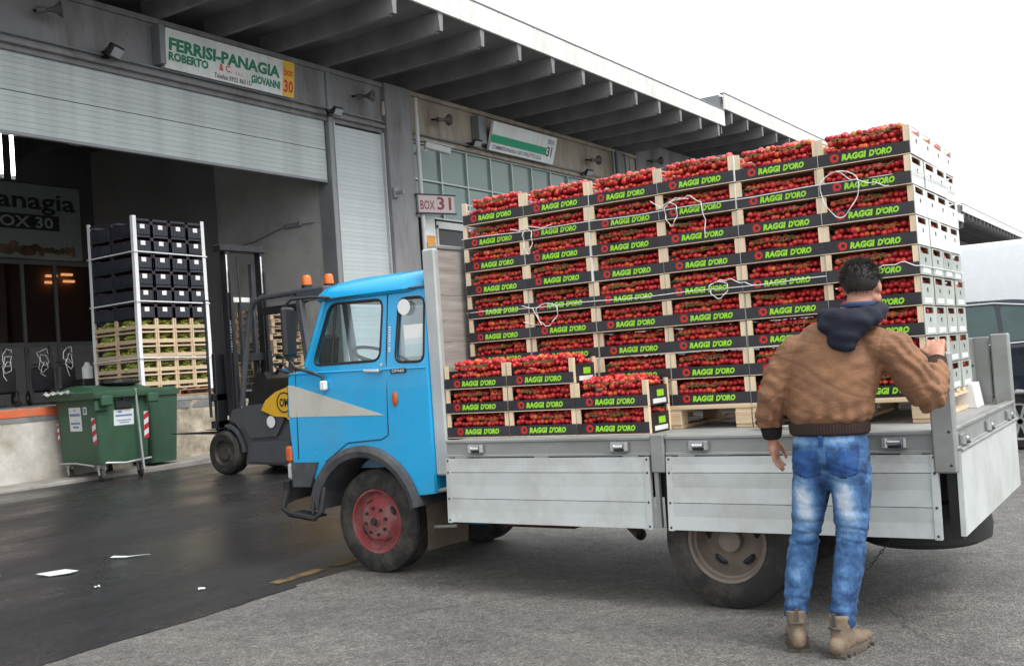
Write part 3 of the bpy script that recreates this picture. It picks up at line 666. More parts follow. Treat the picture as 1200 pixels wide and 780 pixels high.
for z, lab in ((3.93, 'upper white strap round the tall dock load'), (3.02, 'middle white strap round the tall dock load'), (1.98, 'lower white strap round the tall dock load')):
    x0, x1, y0, y1 = LX-2*DX-.025, LX+.025, LY-.025, LY+4*DY+.025; q = .01
    mb = MB(); rs = [[Vector((x, y, z+dz)), Vector((x+q*(1 if x > -16.3 else -1), y+q*(1 if y > 12.5 else -1), z+dz)), Vector((x+q*(1 if x > -16.3 else -1), y+q*(1 if y > 12.5 else -1), z+dz+.022)), Vector((x, y, z+dz+.022))] for x, y, dz in ((x0, y0, -.02), (x1, y0, .0), (x1, y1, -.03), (x0, y1, 0), (x0, y0, -.02))]
    mb.rings(rs, False, True, False); tag(obj('strap', mb, m_corner, org=(x1, y0, z)), lab, 'strap', 'straps round the dock load')
# empty pallets stacked inside, seen over the forklift
pm_meshes = pallet_mesh(1.2, 1.0, .144, m_pal)
for k in range(12):
    pallet('empty wooden pallet, %s from the bottom of the stack behind the forklift' % ORD[k], (-17.6+random.uniform(-.03, .03), 16.45+random.uniform(-.03, .03), 1.25+k*.15), 1.2, 1.0, .144, pm_meshes, 'empty pallets stacked behind the forklift', random.uniform(-.03, .03), 5)
# hand trucks on the dock
m_tape = mat('white_twine', (.75, .75, .73), .7, var=.05)
def hand_truck(label, x, y, rz, group='hand trucks on the dock'):
    t = thing('hand_truck', label, 'hand truck', (x, y, 1.25), group, rz)
    mb = MB()
    for s in (-.2, .2): mb.tube([(.0, s, .12), (-.05, s, .6), (-.18, s, 1.05), (-.28, s*.8, 1.12)], .018)
    for z in (.3, .55, .8): mb.tube([(-.02-z*.06, -.2, z), (-.02-z*.06, .2, z)], .012)
    obj('frame', mb, m_blackm, t, local=True)
    obj('toe_plate', MB().box(0, .28, -.23, .23, .03, .045), m_blackm, t, local=True)
    for s in (-.26, .26):
        w = obj('wheel', MB().lathe([(.03, -.03), (.1, -.03), (.15, -.02), (.15, .02), (.1, .03), (.03, .03)], (-.08, s, .15), (0, 1, 0), 20), m_rubber, t, local=True)
        obj('hub', MB().cyl((-.08, s-.035, .15), (-.08, s+.035, .15), .04), m_steel, w, local=True)
    rn = random.Random(int(x*100+y*37)); pts = [(.06, .11*math.cos(k*.9)*(1-.02*k)+rn.uniform(-.04, .04), 1.0-.018*k+.13*math.sin(k*.9)+rn.uniform(-.03, .03)) for k in range(20)]
    obj('twine_coil', MB().tube([Vector(p) for p in pts], .0055, 6), m_tape, t, local=True)
    obj('pad', MB().obox((-.02, 0, .5), (.1, .42, .5), None, .04), m_black, t, local=True)
    return t
hand_truck('black hand truck with white twine at the left edge of the dock', -18.6, 10.75, .1)
hand_truck('black hand truck in the middle of the dark group behind the bin', -19, 11.75, -.2)
hand_truck('black hand truck with white twine left of the tall load', -18.2, 11.75, .15)
t = thing('white_canister', 'small white canister on a dark stand left of the tall load', 'canister', (-18, 12.05, 1.25))
obj('canister', MB().lathe([(0, 0), (.1, 0), (.1, .22), (.05, .28), (.04, .32), (0, .32)], (-18, 12.05, 1.7), (0, 0, 1), 20), m_white, t)
obj('stand', MB().box(-18.2, -17.85, 11.85, 12.25, 1.25, 1.7, .02), m_black, t)
# ---------------------------------------------------------------- waste containers
m_bin = mat('bin_green', (.040, .098, .058), .5, var=.15, scale=2, dirt=(.05, .075, .045), dirt_amt=.6, dscale=1.5, bump=.03, bscale=40)
m_bind = mat('bin_green_dark', (.032, .078, .046), .5, var=.15)
BX0, BX1, BY0, BY1 = -15.62, -14.42, 9.78, 10.82
t = thing('waste_container', 'big green four wheeled waste container with white stickers beside the dock', 'bin', (-15.0, 10.3, 0))
def rr(x0, x1, y0, y1, z, r=.08, n=4):
    o = []
    for cx, cy, a0 in ((x1-r, y1-r, 0), (x0+r, y1-r, 90), (x0+r, y0+r, 180), (x1-r, y0+r, 270)):
        for k in range(n+1): a = R(a0+90*k/n); o.append(Vector((cx+r*math.cos(a), cy+r*math.sin(a), z)))
    return o
mb = MB(); mb.rings([rr(BX0+.09, BX1-.09, BY0+.08, BY1-.08, .27), rr(BX0+.07, BX1-.07, BY0+.06, BY1-.06, .33), rr(BX0+.03, BX1-.03, BY0+.02, BY1-.02, 1.26), rr(BX0+.03, BX1-.03, BY0+.02, BY1-.02, 1.32)])
bd = obj('body', mb, m_bin, t)
mb = MB(); mb.rings([rr(BX0-.06, BX1+.06, BY0-.06, BY1+.06, 1.32), rr(BX0-.07, BX1+.07, BY0-.07, BY1+.07, 1.34), rr(BX0-.07, BX1+.07, BY0-.07, BY1+.07, 1.42), rr(BX0-.02, BX1+.02, BY0-.02, BY1+.02, 1.44)])
obj('rim', mb, m_bin, t)
mb = MB(); rs = []
for k in range(9):
    a = k/8; x = BX0-.03+(BX1-BX0+.06)*a; z = 1.44+.10*math.sin(math.pi*a); rs.append([Vector((x, BY0-.02, 1.43)), Vector((x, BY0+.05, z)), Vector((x, BY1-.05, z)), Vector((x, BY1+.02, 1.43))])
mb.rings(rs, True); obj('lid', mb, m_bind, t)
for y in (BY0+.02, BY1-.16): obj('lift_bracket', MB().box(BX1+.04, BX1+.13, y, y+.2, 1.2, 1.36, .02), m_bin, t)
obj('corner_rib', MB().box(BX1-.05, BX1+.02, BY0-.03, BY0+.18, 1.12, 1.3, .02), m_bin, t)
def wheel_caster(x, y):
    w = obj('caster', MB().lathe([(.02, -.03), (.07, -.03), (.1, -.02), (.1, .02), (.07, .03), (.02, .03)], (x, y, .1), (.3, 1, 0), 20), m_rubber, t)
    obj('fork', MB().bar((x, y-.045, .1), (x-.02, y-.045, .26), .05, .008, (0, 1, 0)).bar((x, y+.045, .1), (x-.02, y+.045, .26), .05, .008, (0, 1, 0)).box(x-.06, x+.04, y-.05, y+.05, .24, .275, .005), m_grat, w)
for x in (BX0+.18, BX1-.2):
    for y in (BY0+.16, BY1-.16): wheel_caster(x, y)
obj('tow_bar', MB().tube([(BX1-.1, BY0+.15, .30), (BX1+.02, BY0+.45, .27), (BX1+.02, BY1-.1, .30)], .018).tube([(BX1+.06, BY1-.28, .14), (BX1+.05, BY1-.29, .35), (BX1+.055, BY1-.36, 1.45)], .018).tube([(BX0+.12, BY0+.0, .3), (BX0+.6, BY0-.02, .31), (BX1-.2, BY0+.03, .26)], .016), m_grat, t)
# decals; the X face (towards -Y) and the Y face (towards +X) taper slightly, so lay them on the plane
def fx(x, z): s = (z-.33)/(1.26-.33); return Vector((x, BY0+.06-.04*s-.004, z))
def fy(y, z): s = (z-.33)/(1.26-.33); return Vector((BX1-.07+.04*s+.004, y, z))
def decal(name, fn, a0, a1, z0, z1, m, d=0, par=bd):
    q = [fn(a0, z0), fn(a1, z0), fn(a1, z1), fn(a0, z1)]
    off = Vector((0, -d, 0)) if fn is fx else Vector((d, 0, 0))
    return obj(name, MB().add([p+off for p in q], [(0, 1, 2, 3)]), m, par)
m_stick = mat('sticker_white', (.62, .65, .66), .5, var=.06); m_sblue = mat('sticker_blue_print', (.13, .19, .33), .5, var=.2, scale=40)
s1 = decal('sticker', fx, -15.2, -14.88, .82, 1.2, m_stick)
for k, (z0, z1, a, b) in enumerate(((1.14, 1.17, -15.06, -15.02), (1.06, 1.10, -15.18, -14.91), (.99, 1.0, -15.05, -15.02), (.93, .96, -15.17, -14.92), (.87, .9, -15.12, -14.97))): decal('printed_line', fx, a, b, z0, z1, m_sblue, .002, s1)
s2 = decal('sticker', fx, -14.82, -14.72, 1.08, 1.2, m_stick); decal('printed_line', fx, -14.8, -14.74, 1.1, 1.18, m_sblue, .002, s2)
s3 = decal('sticker', fy, 10.1, 10.47, .87, 1.12, m_stick)
for k, (z0, z1, a, b) in enumerate(((1.07, 1.1, 10.17, 10.25), (1.01, 1.04, 10.13, 10.44), (.94, .955, 10.15, 10.42), (.905, .92, 10.2, 10.38))): decal('printed_line', fy, a, b, z0, z1, m_sblue, .002, s3)
obj('black_patch', MB().box(BX1-.05, BX1+.01, 10.12, 10.42, 1.14, 1.28, .01).box(BX1-.04, BX1+.02, 10.25, 10.4, 1.26, 1.4, .01), m_black, t)
m_rs = mat('reflector_red', (.45, .02, .03), .5); 
def hazard(fn, a0, a1, z0, z1):
    b = decal('hazard_strip', fn, a0, a1, z0, z1, m_stick, .001); k = 5; h = (z1-z0)/k
    for i in range(k):
        if i % 2: continue
        s = h*.6; za, zb = z0+i*h, z0+(i+1)*h
        q = [fn(a0, max(z0, za-s)), fn(a1, za), fn(a1, zb), fn(a0, max(z0+.02, zb-s))]; off = Vector((0, -.004, 0)) if fn is fx else Vector((.004, 0, 0))
        obj('red_stripe', MB().add([p+off for p in q], [(0, 1, 2, 3)]), m_rs, b)
hazard(fx, -14.62, -14.52, .6, 1.02); hazard(fy, 10.66, 10.75, .62, 1.06); hazard(fx, -15.56, -15.51, .66, .95)
# crumpled clear plastic film on the rim
mb = MB(); rnd = random.Random(3)
mb.grid(lambda u, v: Vector((-15.72+u*.75, 9.66+v*.3, 1.45+.05*noise.noise((u*6, v*6, 0))+.03*noise.noise((u*17, v*15, 4))-.1*max(0, .3-v)*(1-u))), 30, 14)
tag(obj('plastic_film', mb, mat('clear_film', (.55, .58, .58), .15, alpha=.75, bump=.4, bscale=20), org=(-15.4, 9.8, 1.45)), 'crumpled clear plastic film on the left rim of the green container', 'plastic film')
# smaller wheelie bin behind
t = thing('wheelie_bin', 'narrow green wheelie bin behind the big green container', 'bin', (-15.3, 11.55, .1))
X0, X1, Y0, Y1 = -15.58, -15.05, 11.22, 11.85
mb = MB(); mb.rings([rr(X0+.05, X1-.05, Y0+.05, Y1-.05, .14), rr(X0, X1, Y0, Y1, 1.28), rr(X0, X1, Y0, Y1, 1.3)]); obj('body', mb, m_bind, t)
mb = MB(); mb.rings([rr(X0-.03, X1+.03, Y0-.03, Y1+.03, 1.3), rr(X0-.03, X1+.03, Y0-.03, Y1+.03, 1.38), rr(X0+.03, X1-.04, Y0+.03, Y1-.03, 1.44)]); obj('lid', mb, m_bind, t)
for y in (Y0+.05, Y1-.09): obj('wheel', MB().lathe([(.02, 0), (.12, 0), (.12, .05), (.02, .05)], (X0-.0, y, .22), (0, 1, 0), 18), m_rubber, t)
obj('handle', MB().tube([(X0-.03, Y0+.05, 1.34), (X0-.09, Y0+.08, 1.36), (X0-.09, Y1-.08, 1.36), (X0-.03, Y1-.05, 1.34)], .016), m_bind, t)
t = thing('trash_bag', 'black rubbish bag lying on top of the green container', 'rubbish bag', (-14.8, 10.5, 1.5))
obj('bag', MB().ell((-14.75, 10.45, 1.56), (.22, .34, .06), 20, 12, lambda v: v*(1+.25*noise.noise(v*3))), mat('bag_black', (.02, .02, .022), .3, bump=.5, bscale=14), t)

# ---------------------------------------------------------------- forklift (nose towards the dock)
m_fk = mat('forklift_charcoal', (.065, .072, .085), .4, var=.15, dirt=(.06, .055, .05), dirt_amt=.5)
m_fky = mat('forklift_yellow', (.75, .42, .02), .35, var=.08, dirt=(.3, .2, .08), dirt_amt=.3)
m_fko = mat('beacon_orange', (.70, .16, .03), .25, var=.1)
FY0, FY1 = 10.82, 12.0; FC = (FY0+FY1)/2
t = thing('forklift', 'charcoal and yellow forklift with two orange beacons facing the dock', 'forklift', (-11.8, FC, 0))
def wheel_simple(x, y, r, w, side, par, hubm, n=32):
    s = side
    wh = obj('wheel', MB().lathe([(r*.55, -w/2*s), (r*.85, -w/2*s*1.05), (r*.97, -w/2*s*.85), (r, -w/2*s*.5), (r, w/2*s*.5), (r*.97, w/2*s*.85), (r*.55, w/2*s)], (x, y, r), (0, 1, 0), n), m_rubber, par)
    obj('rim', MB().lathe([(0, -w/2*s*.75), (r*.3, -w/2*s*.8), (r*.42, -w/2*s*.55), (r*.5, -w/2*s*.6), (r*.56, -w/2*s*1.0)], (x, y, r), (0, 1, 0), n), hubm, wh); return wh
m_fhub = mat('forklift_hub', (.05, .045, .04), .6, dirt=(.12, .1, .08), dirt_amt=.7)
wheel_simple(-12.72, FY0+.09, .345, .27, 1, t, m_fhub); wheel_simple(-12.72, FY1-.09, .345, .27, -1, t, m_fhub)
wheel_simple(-11.1, FY0+.2, .27, .2, 1, t, m_fhub); wheel_simple(-11.1, FY1-.2, .27, .2, -1, t, m_fhub)
# chassis side profile (x,z) extruded across
def sideY(y0): return lambda u, v, d: Vector((u, y0+d, v))
prof = [(-12.30, .16), (-11.35, .14), (-11.3, .45), (-10.9, .6), (-10.6, .5), (-10.4, .55), (-10.35, 1.15), (-10.6, 1.2), (-11.5, 1.2), (-11.75, 1.08), (-12.2, 1.06), (-12.55, 1.0), (-12.62, .84), (-12.5, .80), (-12.32, .62), (-12.24, .4)]
obj('chassis', MB().prism(prof, None, sideY(FY0+.04), FY1-FY0-.08), m_fk, t)
obj('fender', MB().rings([[Vector((-12.72+math.cos(a)*r, y, .345+math.sin(a)*r)) for r, y in ((.40, FY0-.01), (.40, FY0+.32), (.44, FY0+.32), (.44, FY0-.01))] for a in [R(0+7*k) for k in range(13)]], True), m_fk, t)
obj('side_skirt', MB().prism([(-12.2, .2), (-11.4, .18), (-11.28, .5), (-11.6, .52), (-12.1, .5)], None, sideY(FY0-.0), .05), m_fk, t)
obj('side_step', MB().prism([(-12.1, .56), (-11.55, .58), (-11.35, .85), (-11.7, .9), (-12.15, .86), (-12.32, .8)], None, sideY(FY0-.012), .06), m_fk, t)
yl = obj('yellow_cowl', MB().prism([(-11.82, .98), (-11.72, 1.12), (-11.5, 1.24), (-11.1, 1.34), (-10.5, 1.38), (-10.3, 1.2), (-10.3, .8), (-10.6, .68), (-11.1, .72), (-11.3, .86), (-11.55, .88)], None, sideY(FY0-.03), FY1-FY0+.06), m_fky, t)
mb = MB(); mb.lathe([(.155, 0), (.135, 0)], (-11.32, FY0-.034, 1.08), (0, 1, 0), 32); text_on(mb, 'OM', .19, .13, (-11.32, FY0-.035, 1.08), (1, 0, 0), (0, 0, 1), bold=.03); obj('lettering', mb, m_ink, yl)
mb = MB(); mb.lathe([(.0, 0), (.09, 0)], (-11.62, FY0-.035, .80), (0, 1, 0), 24); obj('round_sticker', mb, m_white, t)
obj('seat', MB().box(-11.45, -11.0, FC-.24, FC+.24, 1.36, 1.46, .04).obox((-10.98, FC, 1.75), (.12, .44, .6), Matrix.Rotation(R(8), 3, 'Y'), .04), m_black, t)
obj('dashboard', MB().prism([(-12.5, 1.0), (-12.15, 1.0), (-12.0, 1.45), (-12.05, 1.55), (-12.2, 1.55), (-12.4, 1.2)], None, sideY(FC-.3), .6), m_black, t)
mb = MB(); cw = Vector((-11.9, FC-.05, 1.66)); ax = Vector((.75, 0, .66)).normalized(); a_, b__ = ax.orthogonal().normalized(), None; b__ = ax.cross(a_)
mb.tube([cw+.19*(a_*math.cos(k*R(15))+b__*math.sin(k*R(15))) for k in range(24)], .016, 7, closed=True)
for k in range(3): mb.tube([cw, cw+.19*(a_*math.cos(k*2.09)+b__*math.sin(k*2.09))], .012, 6)
mb.tube([cw, cw-ax*.3], .03); obj('steering_wheel', mb, m_black, t)
# overhead guard
for y in (FY0+.1, FY1-.1):
    obj('guard_post', MB().tube([(-12.38, y, 1.05), (-12.22, y, 1.9), (-12.08, y, 2.45), (-11.98, y, 2.62), (-11.8, y, 2.68), (-11.2, y, 2.7), (-10.72, y, 2.7)], .045, 10), m_fk, t)
    obj('guard_post', MB().bar((-10.85, y, 1.3), (-11.0, y, 2.62), .1, .12, b=.02), m_fk, t)
obj('guard_roof', MB().box(-11.05, -10.45, FY0+.06, FY1-.06, 2.58, 2.74, .03), m_fk, t)
for k in range(6): obj('guard_bar', MB().bar((-11.85+k*.15, FY0+.1, 2.67), (-11.85+k*.15, FY1-.1, 2.67), .03, .05), m_fk, t)
obj('work_lamp_bar', MB().box(-11.95, -11.1, FY0+.14, FY0+.2, 2.42, 2.54, .01), m_black, t)
for x, y in ((-10.98, FY0+.25), (-10.72, FY0+.45)):
    b = obj('beacon', MB().lathe([(0, .15), (.05, .145), (.068, .115), (.075, .02), (.075, 0)], (x, y, 2.8), (0, 0, 1), 20), m_fko, t); obj('beacon_base', MB().cyl((x, y, 2.74), (x, y, 2.8), .08), m_blackm, b)
# mast
MX = -12.74
for y in (FC-.36, FC+.36):
    obj('mast_rail', MB().box(MX-.06, MX+.08, y-.04, y+.04, .12, 3.55, .008), m_blackm, t)
    obj('inner_rail', MB().box(MX-.16, MX-.07, y-.03+(.07 if y < FC else -.07), y+.03+(.07 if y < FC else -.07), .3, 3.35, .006), m_fk, t)
    obj('lift_cylinder', MB().cyl((MX+.12, y, .3), (MX+.12, y, 1.9), .045).cyl((MX+.12, y, 1.9), (MX+.12, y, 3.2), .028), m_blackm, t)
    obj('white_strip', MB().box(MX+.081, MX+.085, y-.038, y-.015, 2.85, 3.45), m_white, t)
obj('mast_crosshead', MB().box(MX-.1, MX+.1, FC-.5, FC+.44, 3.5, 3.62, .02), m_blackm, t)
obj('mast_crossbar', MB().box(MX-.05, MX+.06, FC-.36, FC+.36, 1.75, 1.88, .01), m_blackm, t)
obj('mast_pale_bar', MB().box(MX-.2, MX-.16, FC-.1, FC+.42, 2.72, 2.8, .005), m_white, t)
mb = MB(); rnd = random.Random(5)
for k in range(24): mb.box(MX+.081, MX+.084, FC-.385, FC-.345, 1.35+k*.045, 1.35+k*.045+rnd.uniform(.015, .035))
obj('mast_marking', mb, m_white, t)
obj('load_guard', MB().tube([(MX-.3, FC-.55, .9), (MX-.3, FC-.55, 2.75), (MX-.3, FC+.5, 2.75), (MX-.3, FC+.5, .9)], .022).tube([(MX-.3, FC-.2, .9), (MX-.3, FC-.2, 2.75)], .018).tube([(MX-.3, FC+.15, .9), (MX-.3, FC+.15, 2.75)], .018), m_blackm, t)
obj('fork_carriage', MB().box(MX-.32, MX-.2, FC-.55, FC+.52, .72, .84, .01).box(MX-.32, MX-.2, FC-.55, FC+.52, 1.15, 1.27, .01).box(MX-.28, MX-.2, FC-.5, FC-.3, .7, 1.9, .01), m_blackm, t)
for y in (FC-.4, FC+.3): obj('fork', MB().box(MX-.38, MX-.32, y, y+.12, .62, 1.2, .005).prism([(MX-1.5, .64), (MX-.32, .62), (MX-.32, .67), (MX-1.5, .65)], None, sideY(y), .12), m_blackm, t)
obj('hose', MB().tube([(MX, FC-.1, 3.45), (MX+.05, FC-.12, 2.5), (MX+.12, FC-.2, 1.6), (MX+.3, FC-.1, 1.1)], .016, 6), m_black, t)
obj('blue_canister', MB().cyl((-12.4, FC+.45, 1.1), (-12.4, FC+.45, 1.6), .12), mat('blue_plastic', (.03, .16, .3), .5), t)
tag(obj('floor_sheet', MB().box(-14.0, -13.6, 13.9, 15.0, .004, 1.25, .0), m_kerb, org=(-13.8, 14.5, 0)), 'grey concrete block behind the forklift', 'concrete block') if False else None
# ---------------------------------------------------------------- the truck
m_blue = mat('cab_blue', (.008, .36, .69), .3, var=.05, scale=2, coat=.4, dirt=(.06, .29, .47), dirt_amt=.5, dscale=2.4, bump=.05, bscale=5, specks=(.07, .055, .045), sscale=14, samt=.7, sth=.71)
m_cream = mat('cab_cream', (.52, .51, .45), .35, var=.05, dirt=(.38, .36, .3), dirt_amt=.4)
m_fgrey = mat('fender_grey', (.055, .058, .065), .5, var=.2, dirt=(.15, .14, .13), dirt_amt=.6, dscale=5)
m_alu = mat('dropside_aluminium', (.52, .545, .535), .5, metal=.12, var=.06, scale=1.2, dirt=(.30, .285, .25), dirt_amt=.45, dscale=3.5, rand=.04, bump=.05, bscale=7, specks=(.14, .13, .115), sscale=13, samt=.6, sth=.685)
m_rail = mat('bed_rail_grey', (.30, .31, .30), .5, metal=.35, var=.14, scale=4, dirt=(.17, .16, .14), dirt_amt=.6, dscale=3, stretch=(.4, 1, 1), specks=(.10, .06, .04), sscale=16, samt=.6, sth=.69)
m_ply = mat('weathered_board', (.33, .305, .28), .8, var=.18, scale=3, dirt=(.15, .13, .12), dirt_amt=.6, dscale=4, stretch=(1, .5, 5), bump=.2, bscale=30)
m_hub = mat('hub_dusty', (.17, .135, .115), .7, var=.2, scale=8, dirt=(.26, .22, .18), dirt_amt=.6, dscale=6)
m_hubred = mat('rim_faded_red', (.24, .04, .045), .6, var=.2, scale=6, dirt=(.22, .16, .14), dirt_amt=.9, dscale=7)
m_chas = mat('chassis_dark', (.03, .028, .027), .7, var=.2, dirt=(.09, .075, .06), dirt_amt=.6)
m_maroon = mat('chassis_maroon', (.10, .02, .025), .6, var=.2, dirt=(.08, .06, .05), dirt_amt=.6)
m_chrome = mat('chrome', (.65, .66, .67), .2, metal=.9, var=.05)
YC = 6.22
T = thing('flatbed_truck', 'light blue flatbed truck loaded with tomato crates', 'truck', (-3.4, YC, 0))
def tp(name, mb, m, par=None, **k): return obj(name, mb, m, par or T, **k)
def ys(z): return 5.45+max(0, z-1.45)*.12           # cab side leans in above the waist
def rpoly(pts, r, n=4):
    out = []; N = len(pts)
    for i in range(N):
        p = Vector(pts[i]); a = Vector(pts[i-1]); b = Vector(pts[(i+1) % N]); da = (a-p); db = (b-p); q = min(r, da.length*.45, db.length*.45)
        A = p+da.normalized()*q; B = p+db.normalized()*q
        for k in range(n+1):
            s = k/n; v = A*(1-s)**2+p*2*s*(1-s)+B*s*s; out.append((v.x, v.y))
    return out
arch = [(-4.97+.50*math.cos(R(a)), .39+.50*math.sin(R(a))) for a in range(14, 160, 9)]
outline = [(-5.655, .78), (-5.68, 1.19), (-5.655, 1.43), (-5.47, 1.50), (-5.30, 1.93), (-5.27, 1.985), (-4.34, 1.985), (-4.34, .585), (-4.48, .57)]+arch+[(-5.46, .78)]
wdoor = rpoly([(-5.40, 1.505), (-5.245, 1.945), (-4.735, 1.935), (-4.755, 1.505)], .07)
wrear = rpoly([(-4.615, 1.485), (-4.585, 1.925), (-4.362, 1.92), (-4.362, 1.475)], .06)
for side in (0, 1):
    def fn(u, v, d, side=side):
        y = ys(v)+d; return Vector((u, y if side == 0 else 2*YC-y, v))
    dense = lambda p: [q for i in range(len(p)) for q in ([p[i]] if abs(p[i][1]-p[i-1][1]) < .2 or (p[i][1]-1.45)*(p[i-1][1]-1.45) > 0 else [tuple(Vector(p[i-1]).lerp(Vector(p[i]), (1.45-p[i-1][1])/(p[i][1]-p[i-1][1]))), p[i]])]
    body = tp('cab_side', MB().prism(dense(outline), [wdoor, wrear], fn, .035), m_blue)
    def off(u, v, d, k): y = ys(v)+k+d; return Vector((u, y if side == 0 else 2*YC-y, v))
    for w, nm in ((wdoor, 'door_window'), (wrear, 'quarter_window')):
        o = tp(nm, MB().prism(w, None, lambda u, v, d: off(u, v, d, .012), .005), glassmat('cab_glass', (.86, .92, .92), .35), body)
        tp('window_seal', MB().tube([off(u, v, 0, .004) for u, v in w], .011, 6, closed=True), m_black, body)
    tp('window_divider', MB().tube([off(-5.225, 1.5, 0, .01), off(-5.195, 1.945, 0, .01)], .010, 6), m_black, body)
    if side == 0:
        SIDE = body
        tp('cream_flash', MB().prism([(-5.665, 1.135), (-4.736, 1.124), (-5.60, 1.365), (-5.665, 1.372)], None, lambda u, v, d: Vector((u, ys(v)-.003+d, v)), .002), m_cream, body)
        seams = [[(-4.69, 1.98), (-4.695, 1.5), (-4.715, .985), (-4.78, .955)], [(-4.78, .955), (-5.1, .935), (-5.33, .80)], [(-5.58, 1.47), (-5.60, .82)]]
        for s_ in seams: tp('door_seam', MB().tube([(u, ys(v)-.0005, v) for u, v in s_], .0045, 5), m_ink, body)
        tp('waist_crease', MB().tube([(-5.64, ys(1.45)-.001, 1.455), (-4.35, ys(1.44)-.001, 1.435)], .007, 6), m_blue, body)
        tp('door_handle', MB().bar((-4.88, 5.42, 1.44), (-4.74, 5.42, 1.432), .02, .022, b=.006).cyl((-4.75, 5.42, 1.434), (-4.75, 5.45, 1.434), .014).cyl((-4.735, 5.445, 1.475), (-4.735, 5.452, 1.475), .012), m_chrome, body)
        tp('side_marker', MB().ell((-4.632, 5.446, 1.233), (.026, .014, .052)), mat('marker_orange', (.42, .10, .02), .3), body)
        bdg = tp('badge', MB().box(-4.655, -4.515, 5.441, 5.448, 1.408, 1.442, .003), m_ink, body)
        mb = MB(); text_on(mb, 'OM40', .11, .022, (-4.585, 5.4395, 1.425), (1, 0, 0), (0, 0, 1), bold=.02); tp('lettering', mb, m_chrome, bdg)
        mb = MB(); rnd = random.Random(2)
        for k in range(11): z = 1.56+k*.0165; mb.box(-4.675, -4.657, ys(z)-.004, ys(z)-.002, z, z+rnd.uniform(.006, .012))
        tp('vertical_marking', mb, m_white, body)
# front shell: lower panel, scuttle, windscreen
def plan(xs, xc, y0, n=16):
    pts = []
    for k in range(n+1):
        y = y0+(2*YC-2*y0)*k/n; s = abs(y-YC)/(YC-y0); pts.append((xc+(xs-xc)*(s**5), y))
    return pts
def shell(levels): return [[Vector((x, y, z)) for x, y in plan(xs, xc, y0)] for xs, xc, y0, z in levels]
tp('cab_front', MB().rings(shell([(-5.655, -5.76, 5.452, .62), (-5.68, -5.79, 5.452, 1.19), (-5.655, -5.775, 5.452, 1.43), (-5.47, -5.66, 5.458, 1.50)]), False, False), m_blue)
tp('front_flash', MB().rings(shell([(-5.684, -5.793, 5.449, 1.135), (-5.672, -5.786, 5.449, 1.37)]), False, False), m_cream)
tp('windscreen', MB().rings(shell([(-5.45, -5.645, 5.47, 1.505), (-5.29, -5.46, 5.515, 1.95)]), False, False), MATS['cab_glass'])
tp('windscreen_frame', MB().tube([(-5.475, 5.462, 1.5), (-5.29, 5.508, 1.97)], .022, 8).tube([(-5.475, 2*YC-5.462, 1.5), (-5.29, 2*YC-5.508, 1.97)], .022, 8), m_blue)
tp('cab_back', MB().prism([(5.5, .6), (6.94, .6), (6.94, 1.985), (5.5, 1.985)], [[(5.8, 1.5), (6.64, 1.5), (6.64, 1.85), (5.8, 1.85)]], lambda u, v, d: Vector((-4.36+d, u, v)), .02), m_blue)
tp('roof', MB().rings([rr(-5.45+i, -4.335, 5.485+i, 2*YC-5.485-i, z, r_, 6) for i, z, r_ in ((.01, 1.965, .2), (-.012, 1.985, .21), (-.004, 2.02, .21), (.03, 2.062, .22), (.09, 2.098, .24), (.18, 2.122, .26), (.32, 2.138, .28), (.5, 2.146, .2))]), m_blue)
tp('roof_gutter', MB().tube([(-5.28, 5.478, 1.975), (-4.8, 5.49, 1.985), (-4.335, 5.49, 1.985)], .009, 6), m_fgrey)
# wheel arch flare, skirt, step, bumper
def flare(c, r0, r1, y0, y1, a0, a1):
    rs = []
    for k in range(25):
        a = R(a0+(a1-a0)*k/24); cs, sn = math.cos(a), math.sin(a)
        rs.append([Vector((c[0]+r*cs, y, c[1]+r*sn)) for r, y in ((r1, 5.46), (r1-.008, y0+.01), ((r0+r1)/2, y0), (r0, y0+.015), (r0, y1), (r1, y1))])
    return MB().rings(rs, True)
tp('wheel_arch', flare((-4.97, .39), .445, .53, 5.405, 5.75, 12, 172), m_fgrey)
tp('front_skirt', MB().prism([(-5.66, .62), (-5.665, .80), (-5.40, .80), (-5.48, .62)], None, lambda u, v, d: Vector((u, 5.43+d, v)), .06), m_fgrey)
tp('bumper', MB().rings([[Vector((x-.06, y, z)) for z in (.5, .52, .64, .66)]+[Vector((x+.0, y, z)) for z in (.66, .5)] for x, y in plan(-5.69, -5.84, 5.42)], True), m_black)
tp('entry_step', MB().tube([(-5.69, 5.40, .60), (-5.70, 5.36, .47), (-5.6, 5.33, .435), (-5.36, 5.33, .41), (-5.315, 5.36, .45), (-5.325, 5.42, .62)], .022, 8).bar((-5.62, 5.4, .44), (-5.37, 5.4, .415), .14, .015).tube([(-5.42, 5.38, .43), (-5.45, 5.44, .62)], .012), m_black)
tp('indicator', MB().box(-5.735, -5.67, 5.44, 5.50, .80, .92, .015), mat('indicator_orange', (.55, .10, .02), .3)); tp('front_lamp', MB().box(-5.735, -5.68, 5.45, 5.55, .67, .795, .015), mat('lamp_clear', (.5, .52, .52), .2))
# mirror
tp('mirror_arm', MB().tube([(-5.20, 5.49, 1.985), (-5.32, 5.40, 2.0), (-5.44, 5.32, 1.995), (-5.49, 5.31, 1.96), (-5.515, 5.31, 1.8), (-5.52, 5.32, 1.58), (-5.47, 5.34, 1.50), (-5.36, 5.39, 1.455), (-5.285, 5.425, 1.42), (-5.275, 5.43, 1.35)], .011, 8), m_black)
tp('mirror', MB().obox((-5.47, 5.30, 1.76), (.045, .17, .36), Matrix.Rotation(R(18), 3, 'Z'), .018), m_black); tp('mirror_clip', MB().obox((-5.277, 5.425, 1.355), (.055, .04, .07), None, .01), m_white)
